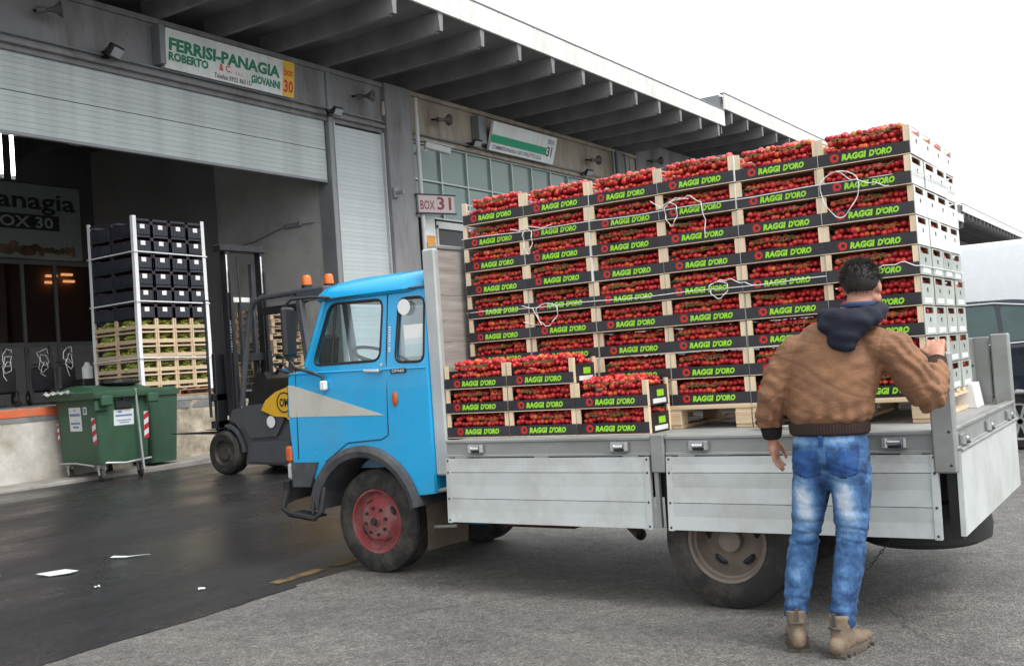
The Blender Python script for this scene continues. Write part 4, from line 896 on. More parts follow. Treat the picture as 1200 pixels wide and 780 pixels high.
# cab interior
tp('dashboard', MB().box(-5.55, -5.22, 5.52, 6.92, 1.2, 1.5, .04), m_black); tp('cab_floor', MB().box(-5.6, -4.38, 5.49, 6.95, .9, .95), m_black)
for y in (5.62, 6.35): tp('seat', MB().box(-4.95, -4.5, y, y+.5, 1.1, 1.25, .04).obox((-4.5, y+.25, 1.5), (.12, .48, .5), Matrix.Rotation(R(8), 3, 'Y'), .04), mat('seat_dark', (.05, .048, .045), .8))
mb = MB(); cw = Vector((-5.03, 5.80, 1.53)); ax = Vector((.42, 0, .9)).normalized(); a_ = Vector((0, 1, 0)); b__ = ax.cross(a_)
mb.tube([cw+.215*(a_*math.cos(k*R(12))+b__*math.sin(k*R(12))) for k in range(30)], .013, 8, closed=True)
for k in (0.2, 2.94): mb.tube([cw-ax*.05, cw+.21*(a_*math.cos(k)+b__*math.sin(k))], .012, 6)
mb.tube([cw-ax*.05, cw-ax*.35], .022); tp('steering_wheel', mb, m_black)
# wheels
def truck_wheel(x, y, s, hubm, front, r=.368, w=.2):      # y is the outer side wall, s=+1 when outer side faces -Y
    cen = Vector((x, y+s*w/2, r)); ax = Vector((0, -s, 0)); h = w/2
    pr = [(r*.60, h*.80), (r*.64, h*1.0), (r*.75, h*1.04), (r*.90, h*.98), (r*.965, h*.82), (r*.985, h*.78), (r*.98, h*.70)]
    for k in range(7): a = h*(.62-.2*k*1.0); pr += [(r, a), (r, a-h*.12), (r*.972, a-h*.13), (r*.972, a-h*.19)]
    pr += [(r, -h*.8), (r*.9, -h), (r*.6, -h*.8)]
    wt = tp('wheel', MB().lathe(pr, cen, ax, 56), m_chas if False else m_rubber)
    q = h*1.0
    if front: rp = [(.0, q*1.15), (.035, q*1.15), (.04, q*.98), (.085, q*.95), (.13, q*.88), (.17, q*.45), (.19, q*.4), (.205, q*.55), (.213, q*.92), (.228, q*.95), (.232, q*.8)]
    else: rp = [(.0, q*.62), (.06, q*.62), (.066, q*.56), (.066, q*.08), (.11, q*.02), (.165, -q*.2), (.185, q*.1), (.192, q*.55), (.205, q*.62), (.21, q*.85), (.226, q*.93), (.232, q*.8)]
    rim = tp('rim', MB().lathe(rp, cen, ax, 48), hubm, wt)
    up_, rt_ = Vector((0, 0, 1)), Vector((1, 0, 0)); mb = MB()
    if front:
        for k in range(8): a = k*R(45)+.2; c = cen+ax*q*.93+.095*(rt_*math.cos(a)+up_*math.sin(a)); tp('wheel_nut', MB().cyl(c, c+ax*.02, .011, n=6), m_chas, wt)
        for k in range(4):
            a0 = k*R(90)+.5; c0 = cen+ax*(q*.62)
            mb2 = MB(); mb2.ell(c0+.153*(rt_*math.cos(a0)+up_*math.sin(a0)), (.012, .018, .012), 10, 6, lambda v, a0=a0: Vector((v.x*1.2+v.z*3*-math.sin(a0), v.y, v.z*3*math.cos(a0)+v.x*.6)))
            tp('vent_hole_shade', mb2, m_ink, wt)  # dark bead on the rim, painted shade of a slot opening
        tp('hub_cap', MB().cyl(cen+ax*q*1.14, cen+ax*(q*1.14+.02), .03, .024, 16), m_chas, wt)
    else:
        for k in range(5):
            a0 = k*R(72)+.35; mb2 = MB(); rs = []
            for j in range(9):
                t_ = -1+j/4; a = a0+t_*.3; wv = .02*math.sqrt(max(.0, 1-t_*t_))+.001; rs.append([cen+ax*(q*-.10+.004)+(.14+e*wv)*(rt_*math.cos(a)+up_*math.sin(a))+ax*(-.06 if e == 0 else 0) for e in (-1, 0, 1)]+[cen+ax*(q*.02)+(.14)*(rt_*math.cos(a)+up_*math.sin(a))])
            mb2.rings(rs, True); tp('vent_hole_shade', mb2, m_ink, wt)  # ink-dark solid standing in for the shade inside a vent opening
    return wt
truck_wheel(-4.955, 5.53, 1, m_hubred, True); truck_wheel(-4.955, 2*YC-5.53, -1, m_hubred, True)
truck_wheel(-2.22, 5.295, 1, m_hub, False); truck_wheel(-2.22, 2*YC-5.295, -1, m_hub, False)
truck_wheel(-2.22, 5.53, 1, m_hub, False); truck_wheel(-2.22, 2*YC-5.53, -1, m_hub, False)
tp('axle', MB().cyl((-4.955, 5.6, .37), (-4.955, 6.84, .37), .05).cyl((-2.22, 5.4, .37), (-2.22, 7.04, .37), .07).ell((-2.22, YC, .37), (.18, .2, .17)), m_chas)
for y in (5.86, 6.50): tp('chassis_rail', MB().box(-5.5, -1.02, y, y+.08, .52, .70, .006), m_chas)
for x in (-3.95, -3.6, -2.9, -2.2, -1.5, -1.06): tp('cross_member', MB().box(x, x+.07, 5.3, 7.14, .72, .83), m_chas)
tp('under_tank', MB().box(-4.02, -3.42, 5.72, 6.15, .325, .62, .02), m_maroon); tp('blue_tank', MB().box(-4.34, -4.08, 5.70, 6.1, .335, .62, .02), mat('tank_blue', (.01, .09, .2), .5))
tp('mud_flap', MB().grid(lambda u, v: Vector((-4.50+.015*math.sin(v*3)+.04*u, 5.53+u*.42, .18+v*.37)), 6, 6), mat('mud_flap', (.13, .10, .075), .9, var=.3, scale=9, dirt=(.2, .17, .12), dirt_amt=.7)); tp('flap_bracket', MB().tube([(-4.47, 5.5, .575), (-4.2, 5.5, .62)], .015).tube([(-4.5, 5.6, .33), (-4.3, 5.62, .34)], .012), m_rail)
tp('exhaust_pipe', MB().lathe([(.036, -.5), (.036, 0), (.031, 0), (.031, -.1), (0, -.1)], (-2.885, 5.585, .335), (.62, -.78, -.05), 20), mat('exhaust_rust', (.09, .075, .065), .7, dirt=(.2, .17, .15), dirt_amt=.6))
# bed
EY, FYY, XF, XR = 5.25, 7.19, -4.25, -.99
tp('bed_floor', MB().box(-4.06, XR-.02, EY+.02, FYY-.02, .86, .948).box(XF+.02, -4.06, 5.56, FYY-.02, .862, .947), mat('bed_floor_grey', (.33, .335, .33), .6, metal=.2, var=.15, scale=3, dirt=(.2, .19, .17), dirt_amt=.6))
def siderail(y, s, x0, x1):
    mb = MB(); mb.box(x0, x1, y, y+s*.05, .936, .956, .004); mb.box(x0, x1, y+s*.014, y+s*.03, .862, .936); mb.box(x0, x1, y, y+s*.05, .846, .862, .004); return mb
tp('side_rail', siderail(EY, 1, -4.07, -2.612), m_rail); tp('side_rail', siderail(EY, 1, -2.523, -1.102), m_rail); tp('side_rail', siderail(FYY, -1, -4.2, -1.1), m_rail)
tp('centre_post', MB().box(-2.609, -2.526, EY-.012, EY+.06, .752, .968, .006), m_rail)
tp('post_stub_and_shade', MB().box(-2.60, -2.575, EY+.0, EY+.03, .44, .752), m_rail); tp('post_stub_and_shade', MB().box(-2.575, -2.53, EY+.06, EY+.07, .40, .752), m_ink)  # grey stub, then a black box painting the shaded gap below the post
RP = tp('rear_post', MB().box(-1.10, -.995, EY-.022, EY+.07, .752, 1.33, .008), m_rail); tp('rear_post', MB().box(-1.10, -.995, FYY-.07, FYY+.022, .752, 1.395, .008), m_rail)
for z in (.79, .95, 1.15): tp('rivet', MB().ell((-1.02, EY-.022, z), (.007, .005, .007), 8, 6), m_chas, RP)
tp('hinge_bar', MB().box(-1.065, -1.01, EY+.075, EY+.10, .42, .752), m_ink)
def dropside(x0, x1, z0, z1, y, tilt, par=None):
    D = tp('dropside', MB().box(x0+.035, x0+.04, y+.02, y+.03, z0, z1), m_rail)
    zs = [z1, z1-.09, z1-.255, z0]
    for a, b in zip(zs[1:], zs[:-1]):
        ta, tb = tilt*(z1-a), tilt*(z1-b); g = .0018
        mb = MB(); mb.rings([[Vector((x, y-tb, b-g)), Vector((x, y-tb-.001, (a+b)/2)), Vector((x, y-ta, a+g)), Vector((x, y-ta+.024, a+g)), Vector((x, y-tb+.024, b-g))] for x in (x0+.03, x1-.03)], True, True, False); tp('plank', mb, m_alu, D)
    for x in (x0, x1-.032):
        mb = MB(); mb.rings([[Vector((x, y-.004, z1)), Vector((x+.032, y-.004, z1)), Vector((x+.032, y+.028, z1)), Vector((x, y+.028, z1))], [Vector((x, y-.004-tilt*(z1-z0), z0-.003)), Vector((x+.032, y-.004-tilt*(z1-z0), z0-.003)), Vector((x+.032, y+.028-tilt*(z1-z0), z0-.003)), Vector((x, y+.028-tilt*(z1-z0), z0-.003))]], True, True, False); tp('end_cap', mb, m_alu, D)
        for z in (z1-.015, z1-.09, z1-.255, z0+.015): tp('rivet', MB().ell((x+.016, y-.004-tilt*(z1-z), z), (.007, .005, .007), 8, 6), m_chas, D)
    for k in range(3): x = x0+.12+(x1-x0-.24)*k/2; tp('hinge', MB().cyl((x-.05, y+.012, z1+.004), (x+.05, y+.012, z1+.004), .009, n=10), m_rail, D)
    return D
dropside(-4.068, -2.622, .437, .842, EY-.004, .04); dropside(-2.517, -1.085, .437, .842, EY-.004, .07)
# far side board stands upright
D = tp('raised_dropside', MB().box(-4.2, -1.115, FYY-.035, FYY-.01, .96, 1.38, .004), m_alu)
for x in (-1.22, -1.16): tp('rivet', MB().ell((x, FYY-.036, 1.0), (.008, .005, .008), 8, 6).ell((x, FYY-.036, 1.2), (.008, .005, .008), 8, 6), m_chas, D)
tp('end_cap', MB().box(-1.2, -1.118, FYY-.042, FYY-.036, .962, 1.378), m_rail, D)
# tailgate, hanging
tp('rear_rail', MB().box(XR-.05, XR, EY+.03, FYY-.03, .95, .97, .004).box(XR-.03, XR-.014, EY+.03, FYY-.03, .872, .95).box(XR-.05, XR, EY+.03, FYY-.03, .856, .872, .004), m_rail)
TG = tp('tailgate', MB().prism([(EY-.01, .452), (FYY-.15, .452), (FYY-.12, .852), (EY+.03, .852)], None, lambda u, v, d: Vector((XR-.016+.005*(.852-v)+d, u, v)), .024), m_alu)
for z in (): tp('panel_joint', MB().box(XR+.0125+.05*(.852-z), XR+.0135+.05*(.852-z), EY+.02, FYY-.07, z-.002, z+.002), m_ink, TG)
tp('hinge_strip', MB().tube([(XR+.008, EY+.03, .856), (XR+.008, FYY-.06, .856)], .010), m_rail, TG)
def latch(c, axis, out):
    c, axis, out = Vector(c), Vector(axis), Vector(out); up_ = Vector((0, 0, 1)); L_ = tp('latch', MB().bar(c-axis*.055+out*.004, c+axis*.055+out*.004, .055, .01, out), m_grat)
    mb = MB()
    for s in (-1, 1): mb.cyl(c+axis*.045*s-up_*.022+out*.015, c+axis*.045*s+up_*.022+out*.015, .017, n=12)
    mb.cyl(c-axis*.03+out*.022, c+axis*.03+out*.022, .012, n=12); tp('latch_pin', mb, m_chrome, L_); tp('latch_bolt', MB().cyl(c-axis*.03-up_*.018+out*.01, c+axis*.03-up_*.018+out*.03, .008, n=8), m_ink, L_)
for x in (-3.83, -2.81, -2.32, -1.28): latch((x, EY+.012, .9), (1, 0, 0), (0, -1, 0))
for y in (5.42, 6.16, 6.88): latch((XR-.012, y, .9), (0, 1, 0), (1, 0, 0))
# headboard behind the cab
HB = tp('headboard', MB().box(-4.345, -4.235, 5.48, 5.535, .70, 2.235, .012), mat('headboard_post_pale', (.46, .48, .475), .5, metal=.2, var=.1, dirt=(.3, .29, .27), dirt_amt=.5))
tp('end_post', MB().box(-4.345, -4.235, 2*YC-5.535, 2*YC-5.48, .70, 2.235, .012), MATS['headboard_post_pale'], HB)
for k in range(4): tp('board', MB().box(-4.31, -4.262, 5.535, 2*YC-5.535, .96+k*.3187, .96+k*.3187+.3177, .0015), m_ply, HB)
tp('top_rail', MB().box(-4.32, -4.25, 5.535, 2*YC-5.535, 2.235-.001, 2.262, .005), m_rail, HB)
# spare wheel slung under the tail
mb = MB(); mb.lathe([(.2, .09), (.3, .1), (.36, .07), (.37, 0), (.36, -.07), (.3, -.1), (.2, -.09)], (-1.375, 6.12, .365), (0, 0, 1), 48); tp('spare_wheel', mb, mat('rubber_black', (.02, .02, .021), .6, var=.2))
tp('rear_bumper_bar', MB().box(-1.12, -1.06, 5.4, 7.05, .5, .58, .01), m_chas)
mb = MB(); p0 = Vector((-1.31, 5.4, .47)); 
for k in range(14):
    c = p0+Vector((-.013*k, -.004*k, -.0165*k)); d1 = Vector((-.6, -.1, -.75)).normalized(); s1_ = Vector((0, 1, 0)) if k % 2 else Vector((.75, 0, -.6))
    mb.tube([c+d1*.014*math.cos(R(60*q))+s1_*.007*math.sin(R(60*q)) for q in range(6)], .0025, 5, closed=True)
tp('chain', mb, m_chas)
# notice and sticker inside the rear side window
tag(obj('paper_notice', MB().box(-4.545, -4.37, 5.485, 5.487, 1.515, 1.735), m_white, org=(-4.46, 5.486, 1.5)), 'white paper notice behind the rear side window of the blue cab', 'paper')
tag(obj('round_sticker', MB().lathe([(0, 0), (.055, 0), (.055, .002)], (-4.53, 5.482, 1.86), (0, 1, 0), 24), m_white, org=(-4.53, 5.5, 1.86)), 'round white sticker in the rear side window corner', 'sticker')
tag(obj('foam_box', MB().prism([(-1.62, .95), (-1.16, .95), (-1.18, 1.10), (-1.60, 1.10)], None, lambda u, v, d: Vector((u, 6.85+d, v)), .25), m_white, org=(-1.4, 6.95, .95)), 'white foam box on the truck bed behind the rear post', 'box')
# ---------------------------------------------------------------- tomato crates
m_wood = mat('poplar_wood', (.76, .60, .41), .75, var=.12, scale=4, rand=.08, stretch=(6, 6, 1))
m_lab = mat('printed_board_black', (.022, .021, .027), .42, var=.35, scale=5, rand=.3, dirt=(.06, .055, .06), dirt_amt=.35, dscale=6)
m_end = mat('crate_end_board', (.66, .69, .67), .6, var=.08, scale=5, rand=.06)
m_lgreen = mat('print_lime', (.30, .66, .03), .5, var=.15, scale=30)
m_lred = mat('print_red', (.62, .025, .015), .5, var=.1)
m_bottom = mat('crate_bottom_wood', (.30, .2, .13), .8, var=.2)
m_tom = mat('tomato_skin', (.5, .02, .015), .22, var=.1, scale=40, rvar=.08, spec=.6,
            island=[(0, (.30, .010, .014)), (.40, (.54, .024, .030)), (.84, (.70, .055, .045)), (.95, (.68, .13, .035)), (1, (.66, .26, .06))])
m_vine = mat('tomato_vine', (.13, .16, .045), .7, var=.3)
CW, CD, CP, CH = .5, .3, .1637, .158
w2, d2 = CW/2-.002, CD/2-.002
def setm(me, *ms):
    for m in ms: me.materials.append(m)
    return me
me_post = setm(MB().prism([(0, 0), (.030, 0), (.030, .010), (.010, .030), (0, .030)], None, lambda u, v, d: Vector((u, v, d)), CH).mesh('corner_post'), m_wood)
mb = MB().box(-w2, w2, -.002, .002, .0, .068); me_long = setm(mb.mesh('side_board'), m_lab)
me_edge = setm(MB().box(-w2, w2, -.0025, .0025, -.004, .0).mesh('board_edge'), m_wood)
hole1 = [(-.055, .128), (.055, .128), (.055, .148), (-.055, .148)]; hole2 = [(-.018, .070), (.018, .070), (.018, .094), (-.018, .094)]
me_endw = setm(MB().prism([(-d2, 0), (d2, 0), (d2, .156), (-d2, .156)], [[(-.115, .116), (.085, .116), (.085, .150), (-.115, .150)], hole2], lambda u, v, d: Vector((d, u, v)), .004).mesh('end_board'), m_end)
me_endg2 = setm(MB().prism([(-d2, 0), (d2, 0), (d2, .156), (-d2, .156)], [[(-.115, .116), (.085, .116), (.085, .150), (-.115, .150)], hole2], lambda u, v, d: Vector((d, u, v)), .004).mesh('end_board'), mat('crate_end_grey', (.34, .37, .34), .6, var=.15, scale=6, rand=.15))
me_endd = setm(MB().box(0, .004, -d2+.035, d2-.035, 0, .118).mesh('end_board'), m_lab)
me_endb = setm(MB().box(.004, .0055, -d2+.06, d2-.06, .01, .038).mesh('paper_label'), m_white)
me_endg = setm(MB().box(.004, .0055, -.03, .06, .05, .09).mesh('end_print'), m_lgreen)
mb = MB()
for k in range(4): mb.box(-w2+.004, w2-.004, -d2+.004+k*.075, -d2+.066+k*.075, .001, .006)
me_base = setm(mb.mesh('bottom_slats'), m_bottom)
mb = MB(); text_on(mb, 'RAGGI', .135, .037, (-.040, -.0032, .034), (1, 0, 0), (0, 0, 1), bold=.06, shear=.15); text_on(mb, "D'ORO", .125, .037, (.103, -.0032, .034), (1, 0, 0), (0, 0, 1), bold=.06, shear=.25); me_txt = setm(mb.mesh('lettering'), m_lgreen)
mb = MB(); mb.lathe([(.023, 0), (.012, 0)], (-.145, -.0032, .036), (0, 1, 0), 20)
for k in range(5): a = R(125+k*28); mb.add([Vector((-.145+.022*math.cos(a-.12), -.0032, .036+.022*math.sin(a-.12))), Vector((-.145+.022*math.cos(a+.12), -.0032, .036+.022*math.sin(a+.12))), Vector((-.145+.036*math.cos(a), -.0032, .036+.036*math.sin(a)))], [(0, 1, 2)])
me_emb = setm(mb.mesh('emblem'), m_lred)
ICO = None
def ico():
    global ICO
    if ICO is None:
        bm = bmesh.new(); bmesh.ops.create_icosphere(bm, subdivisions=2, radius=1); bm.verts.ensure_lookup_table()
        ICO = ([v.co.copy() for v in bm.verts], [tuple(v.index for v in f.verts) for f in bm.faces]); bm.free()
    return ICO
def tomatoes(seed, heap):
    rnd = random.Random(seed); mb = MB(); V, F = ico(); mats = []
    for lay in range(3 if heap else 2):
        nx, ny = 14, 8
        for i in range(nx):
            for j in range(ny):
                if lay == 2 and (rnd.random() < .28): continue
                if lay == 1 and rnd.random() < .10: continue
                if lay == 0 and 1 < j < 6: continue
                r = rnd.choice((rnd.uniform(.0130, .0165), rnd.uniform(.0155, .0195), rnd.uniform(.018, .022))); u = (i+.5+.5*(lay % 2))/nx; v = (j+.5)/ny
                dome = 1-(2*u-1)**2*.5
                hz = .086+lay*.031+rnd.uniform(-.006, .008)+(heap*.010*dome if lay > 0 else 0)+.016*(1-(2*v-1)**2)*(lay > 0)+.008*noise.noise((u*5+seed, v*3, seed*.7))
                c = Vector((-w2+.032+u*(2*w2-.07)+rnd.uniform(-.005, .005), -d2+.02+v*(2*d2-.04)+rnd.uniform(-.004, .004), hz))
                sq = Vector((rnd.uniform(.95, 1.05), rnd.uniform(.95, 1.05), rnd.uniform(.9, 1.02)))
                mb.add([c+Vector((p.x*r*sq.x, p.y*r*sq.y, p.z*r*sq.z)) for p in V], F, True)
    me = mb.mesh('tomatoes', sharp=180, normals=False); setm(me, m_tom)
    mv = MB()
    for k in range(9):
        x = rnd.uniform(-.2, .15); y = rnd.choice((-d2+.015, rnd.uniform(-d2+.02, d2-.03))); z = rnd.uniform(.112, .130)+heap*.03
        mv.tube([(x+q*.03, y+rnd.uniform(-.006, .006), z+rnd.uniform(-.008, .008)) for q in range(4)], .0022, 5)
        for s in range(3): mv.tube([(x+.03*s, y, z), (x+.03*s+rnd.uniform(-.012, .012), y-.008, z-.012)], .0018, 4)
    mv = setm(mv.mesh('vines'), m_vine); return me, mv
TV = [tomatoes(k, 0) for k in range(7)]; TH = [tomatoes(20+k, 1) for k in range(4)]
def tomato_crate(label, loc, rz, heap, ends='white', show=True, group='tomato crates on the truck'):
    t = thing('tomato_crate', label, 'crate', loc, group, rz)
    for sx, sy, a in ((-w2, -d2, 0), (w2, -d2, 90), (w2, d2, 180), (-w2, d2, 270)):
        o = inst('corner_post', me_post, t, (sx, sy, 0)); o.rotation_euler[2] = R(a)
    fb = inst('side_board', me_long, t, (0, -d2-.003, .003)); inst('side_board', me_long, t, (0, d2+.003, .003)); inst('board_edge', me_edge, t, (0, -d2-.003, .003))
    for sx, a in ((w2+.001, 0), (-w2-.001, 180)):
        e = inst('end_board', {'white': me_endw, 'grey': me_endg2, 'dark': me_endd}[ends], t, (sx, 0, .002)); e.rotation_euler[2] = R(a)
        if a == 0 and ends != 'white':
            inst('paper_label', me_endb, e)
            if ends == 'dark': inst('end_print', me_endg, e)
    inst('bottom_slats', me_base, t)
    if show:
        dxp, dzp = random.uniform(-.010, .010), random.uniform(-.004, .004); inst('lettering', me_txt, fb, (dxp, -.0002, dzp)); inst('emblem', me_emb, fb, (dxp, -.0002, dzp))
    tv = random.choice(TH if heap else TV); o = inst('tomatoes', tv[0], t); o['kind'] = 'stuff'; o = inst('vines', tv[1], t); o['kind'] = 'stuff'
    return t
SX0, SY0, SZ0 = -4.208, 5.80, 1.088
NR = 9
rowname = ['bottom', 'second', 'third', 'fourth', 'middle', 'sixth', 'seventh', 'eighth', 'top']
colname = ['leftmost', 'second', 'third', 'fourth', 'fifth', 'rightmost']
cj = [(random.uniform(-.008, .008), random.uniform(-.012, .012)) for _ in range(6)]
for c in range(6):
    for r_ in range(NR):
        for d in range(4):
            if d > 1 and 0 < c < 5 and r_ < NR-1: continue
            x = SX0+c*.5003+.25+cj[c][0]*.4+random.uniform(-.004, .004); y = SY0+d*.304+.15+random.uniform(-.010, .010)+cj[c][1]*.6
            base = 'tomato crate in tall stack, %s column, %s row' % (colname[c], rowname[r_])
            if d: base += ', %s layer behind' % ORD[d-1] if c != 5 else ', %s from near corner' % ORD[d]
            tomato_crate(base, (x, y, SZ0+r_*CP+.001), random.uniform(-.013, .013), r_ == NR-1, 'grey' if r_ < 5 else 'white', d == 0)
m_palt = mat('new_pallet_wood', (.62, .47, .31), .75, var=.15, scale=3, rand=.1, stretch=(1, 4, 8))
pms = pallet_mesh(1.0, 1.2, .144, m_palt)
for k in range(3): pallet('pale wooden pallet under the %s pair of tall crate columns' % ('left', 'middle', 'right')[k], (SX0+.5+k*1.0005, SY0+.6, .949), .995, 1.215, .138, pms, 'pallets under the tall stack', 0, 7)
# low stack in front: three columns
for c, (n_, x) in enumerate(((3, -3.98), (3, -3.478), (2, -2.975))):
    for r_ in range(n_):
        lb = 'tomato crate, %s, %s of the low front stack' % (('bottom', 'second row', 'top row')[r_], ('left column', 'middle column', 'right column')[c])
        tomato_crate(lb, (x+random.uniform(-.004, .004), 5.648+random.uniform(-.004, .004), .950+r_*.1615), random.uniform(-.008, .008), r_ == n_-1, 'dark')
# twine round the tall stack
def twine(label, z0, loops):
    yf = SY0-.012; xl, xr = SX0-.01, SX0+3.0+.012; t = thing('twine', label, 'string', (-2.7, yf, z0))
    pts = [(xl, SY0+1.2, z0), (xl, yf, z0)]
    for k in range(1, 20): u = k/20; pts.append((xl+(xr-xl)*u, yf-.002*math.sin(u*40), z0-.012*math.sin(u*math.pi)+.004*math.sin(u*25)))
    pts += [(xr, yf, z0), (xr, SY0+1.2, z0)]
    obj('string', MB().tube(pts, .0028, 6), m_tape, t)
    for lp in loops: obj('loose_end', MB().tube([Vector((x, yf-.012-.01*math.sin(i*1.3), z)) for i, (x, z) in enumerate(lp)], .0029, 6), m_tape, t)
def loop(cx, cz, rx, rz, tail):
    o = [(cx+rx*math.sin(R(a))*(1+.2*math.sin(R(a*.5+30)))+rx*.25*math.sin(R(a*2)), cz-rz+rz*math.cos(R(a))) for a in range(0, 370, 12)]
    for x, z in tail:
        x0, z0 = o[-1]; o += [(x0+(x-x0)*k/4, z0+(z-z0)*k/4+.006*math.sin(k*1.57)) for k in range(1, 5)]
    return o
twine('upper white twine tied round the tall crate stack', 2.305, [loop(-3.67, 2.31, .03, .085, []), [(-3.80, 2.325), (-3.72, 2.30), (-3.66, 2.325), (-3.55, 2.30), (-3.48, 2.315)], loop(-2.62, 2.33, .035, .07, [(-2.5, 2.36), (-2.42, 2.31), (-2.40, 2.2), (-2.405, 2.1)]), [(-2.75, 2.36), (-2.68, 2.31), (-2.58, 2.355), (-2.5, 2.34)], loop(-1.60, 2.36, .09, .13, [(-1.52, 2.30), (-1.42, 2.27), (-1.33, 2.24)])])
twine('lower white twine tied round the tall crate stack', 1.79, [loop(-3.56, 1.80, .07, .075, []), [(-3.75, 1.80), (-3.66, 1.775), (-3.6, 1.66), (-3.68, 1.67), (-3.75, 1.69)], loop(-2.35, 1.82, .05, .05, [(-2.28, 1.83), (-2.2, 1.80), (-2.12, 1.78)]), loop(-1.53, 1.82, .06, .05, [(-1.42, 1.80), (-1.3, 1.82), (-1.2, 1.79)])])
t = thing('ratchet_strap', 'dark ratchet strap lying on the truck bed beside the man', 'strap', (-2.0, 5.6, .95))
obj('ratchet', MB().tube([(-2.06+.05*math.cos(R(a)), 5.62+.05*math.sin(R(a)), .985+.012*math.sin(R(a*2))) for a in range(0, 360, 24)], .013, 7, closed=True), m_chas, t); obj('webbing', MB().tube([(-2.05, 5.66, .965), (-1.95, 5.6, .962), (-1.85, 5.66, .96), (-1.7, 5.6, .96)], .010, 6), m_ply, t)
# ---------------------------------------------------------------- the man at the tail of the truck
m_skin = mat('skin', (.50, .25, .17), .5, var=.10, scale=12, bump=.08, bscale=90)
m_hair = mat('hair_dark', (.022, .018, .016), .55, var=.35, scale=30)
m_jack = mat('jacket_brown', (.245, .122, .064), .75, var=.20, scale=9, bump=.30, bscale=110, dirt=(.16, .072, .034), dirt_amt=.6, dscale=7)
m_rib = mat('rib_knit_black', (.018, .014, .013), .85, var=.2, bump=.5, bscale=150, stretch=(3, 3, .3))
m_hood = mat('hood_navy', (.010, .013, .026), .85, var=.2, bump=.2, bscale=100)
m_boot = mat('boot_suede', (.20, .150, .105), .85, var=.2, scale=12, bump=.25, bscale=90, dirt=(.11, .085, .06), dirt_amt=.6, dscale=9)
m_sole = mat('boot_sole', (.10, .082, .064), .8, var=.2, dirt=(.05, .045, .04), dirt_amt=.5)
MO = Vector((-1.5, 4.78, 0))
Mn = thing('person', 'man in brown jacket and faded jeans seen from behind gripping the truck post', 'person', MO)
def limb(mb, pts, n=18):      # pts: (x,y,z,r) or (x,y,z,rx,ry); smooth chain of rings along the path
    P_ = [Vector(p[:3]) for p in pts]; prev = None; rs = []
    for i, p in enumerate(P_):
        t_ = (P_[min(i+1, len(P_)-1)]-P_[max(i-1, 0)]).normalized()
        a = Vector((1, 0, 0)) if prev is None else prev
        a = (a-t_*a.dot(t_)); a = a.normalized() if a.length > .05 else t_.orthogonal().normalized(); prev = a; b = t_.cross(a)
        rx = pts[i][3]; ry = pts[i][4] if len(pts[i]) > 4 else rx
        rs.append([p+a*rx*math.cos(2*math.pi*k/n)+b*ry*math.sin(2*math.pi*k/n) for k in range(n)])
    mb.rings(rs, True)
    for p, q in ((P_[0], pts[0]), (P_[-1], pts[-1])):
        ry = q[4] if len(q) > 4 else q[3]; k = min(q[3], ry); mb.ell(p, (q[3]*.97, ry*.97, k*.97) if q[3] > .075 and ry != q[3] else (k*.97,)*3, 14, 8)
    return mb
def mpart(name, me, m, par=None):
    if isinstance(me, MB): return obj(name, me, m, par or Mn)
    me.transform(Matrix.Translation(-MO)); me.materials.clear(); me.materials.append(m); o = bpy.data.objects.new(name, me); link(o, par or Mn); ORG[o.name] = MO; return o
# body (one continuous skin surface)
HC = Vector((-1.268, 4.835, 1.668)); FD = Vector((.04, .99, .0)).normalized(); SD = Vector((FD.y, -FD.x, 0)); UP = Vector((-.06, .03, 1)).normalized()
def hp(s, f_, u): return HC+SD*s+FD*f_+UP*u
b = MB()
Rh = Matrix((SD, FD, UP)).transposed()
def hell(c, r, n1=18, n2=12):
    m2 = MB(); m2.ell((0, 0, 0), r, n1, n2); b.add([Rh @ Vector(v)+c for v in m2.v], m2.f, True)
hell(hp(0, -.008, .018), (.076, .096, .088)); hell(hp(0, .03, -.03), (.062, .070, .075)); hell(hp(0, .062, -.078), (.032, .03, .03))       # skull, face, chin
hell(hp(0, .098, -.012), (.012, .018, .024)); hell(hp(0, .105, -.025), (.017, .014, .012)); hell(hp(0, .083, .025), (.05, .018, .012)); hell(hp(0, .092, -.052), (.026, .012, .010))
for s in (-1, 1):
    hell(hp(s*.078, .0, -.012), (.010, .02, .032)); hell(hp(s*.045, .065, -.02), (.024, .022, .022)); hell(hp(s*.052, .02, -.062), (.022, .04, .03))
limb(b, [(-1.31, 4.795, 1.46, .07), (-1.285, 4.80, 1.53, .058), (-1.278, 4.815, 1.60, .056), (-1.272, 4.825, 1.65, .055)])
limb(b, [(-1.455, 4.79, .90, .15, .10), (-1.45, 4.79, 1.05, .145, .10), (-1.41, 4.79, 1.25, .17, .105), (-1.37, 4.79, 1.38, .16, .09), (-1.33, 4.79, 1.47, .08, .07)])
limb(b, [(-1.50, 4.785, 1.41, .05), (-1.62, 4.76, 1.36, .05), (-1.70, 4.745, 1.2, .042), (-1.73, 4.78, 1.06, .036), (-1.735, 4.805, .985, .028), (-1.737, 4.815, .95, .029, .022)])
limb(b, [(-1.19, 4.79, 1.39, .05), (-1.09, 4.81, 1.31, .05), (-1.035, 4.9, 1.15, .045), (-1.022, 5.02, 1.2, .038), (-1.022, 5.105, 1.275, .03), (-1.025, 5.135, 1.305, .031, .024)])
for xs_ in (((-1.53, .88, .09), (-1.57, .7, .075), (-1.605, .52, .055), (-1.65, .28, .048), (-1.662, .1, .036)), ((-1.385, .88, .09), (-1.375, .7, .075), (-1.395, .52, .055), (-1.425, .28, .048), (-1.438, .1, .036))):
    limb(b, [(x, 4.79-(.05 if z < .3 else 0), z, r) for x, z, r in xs_])
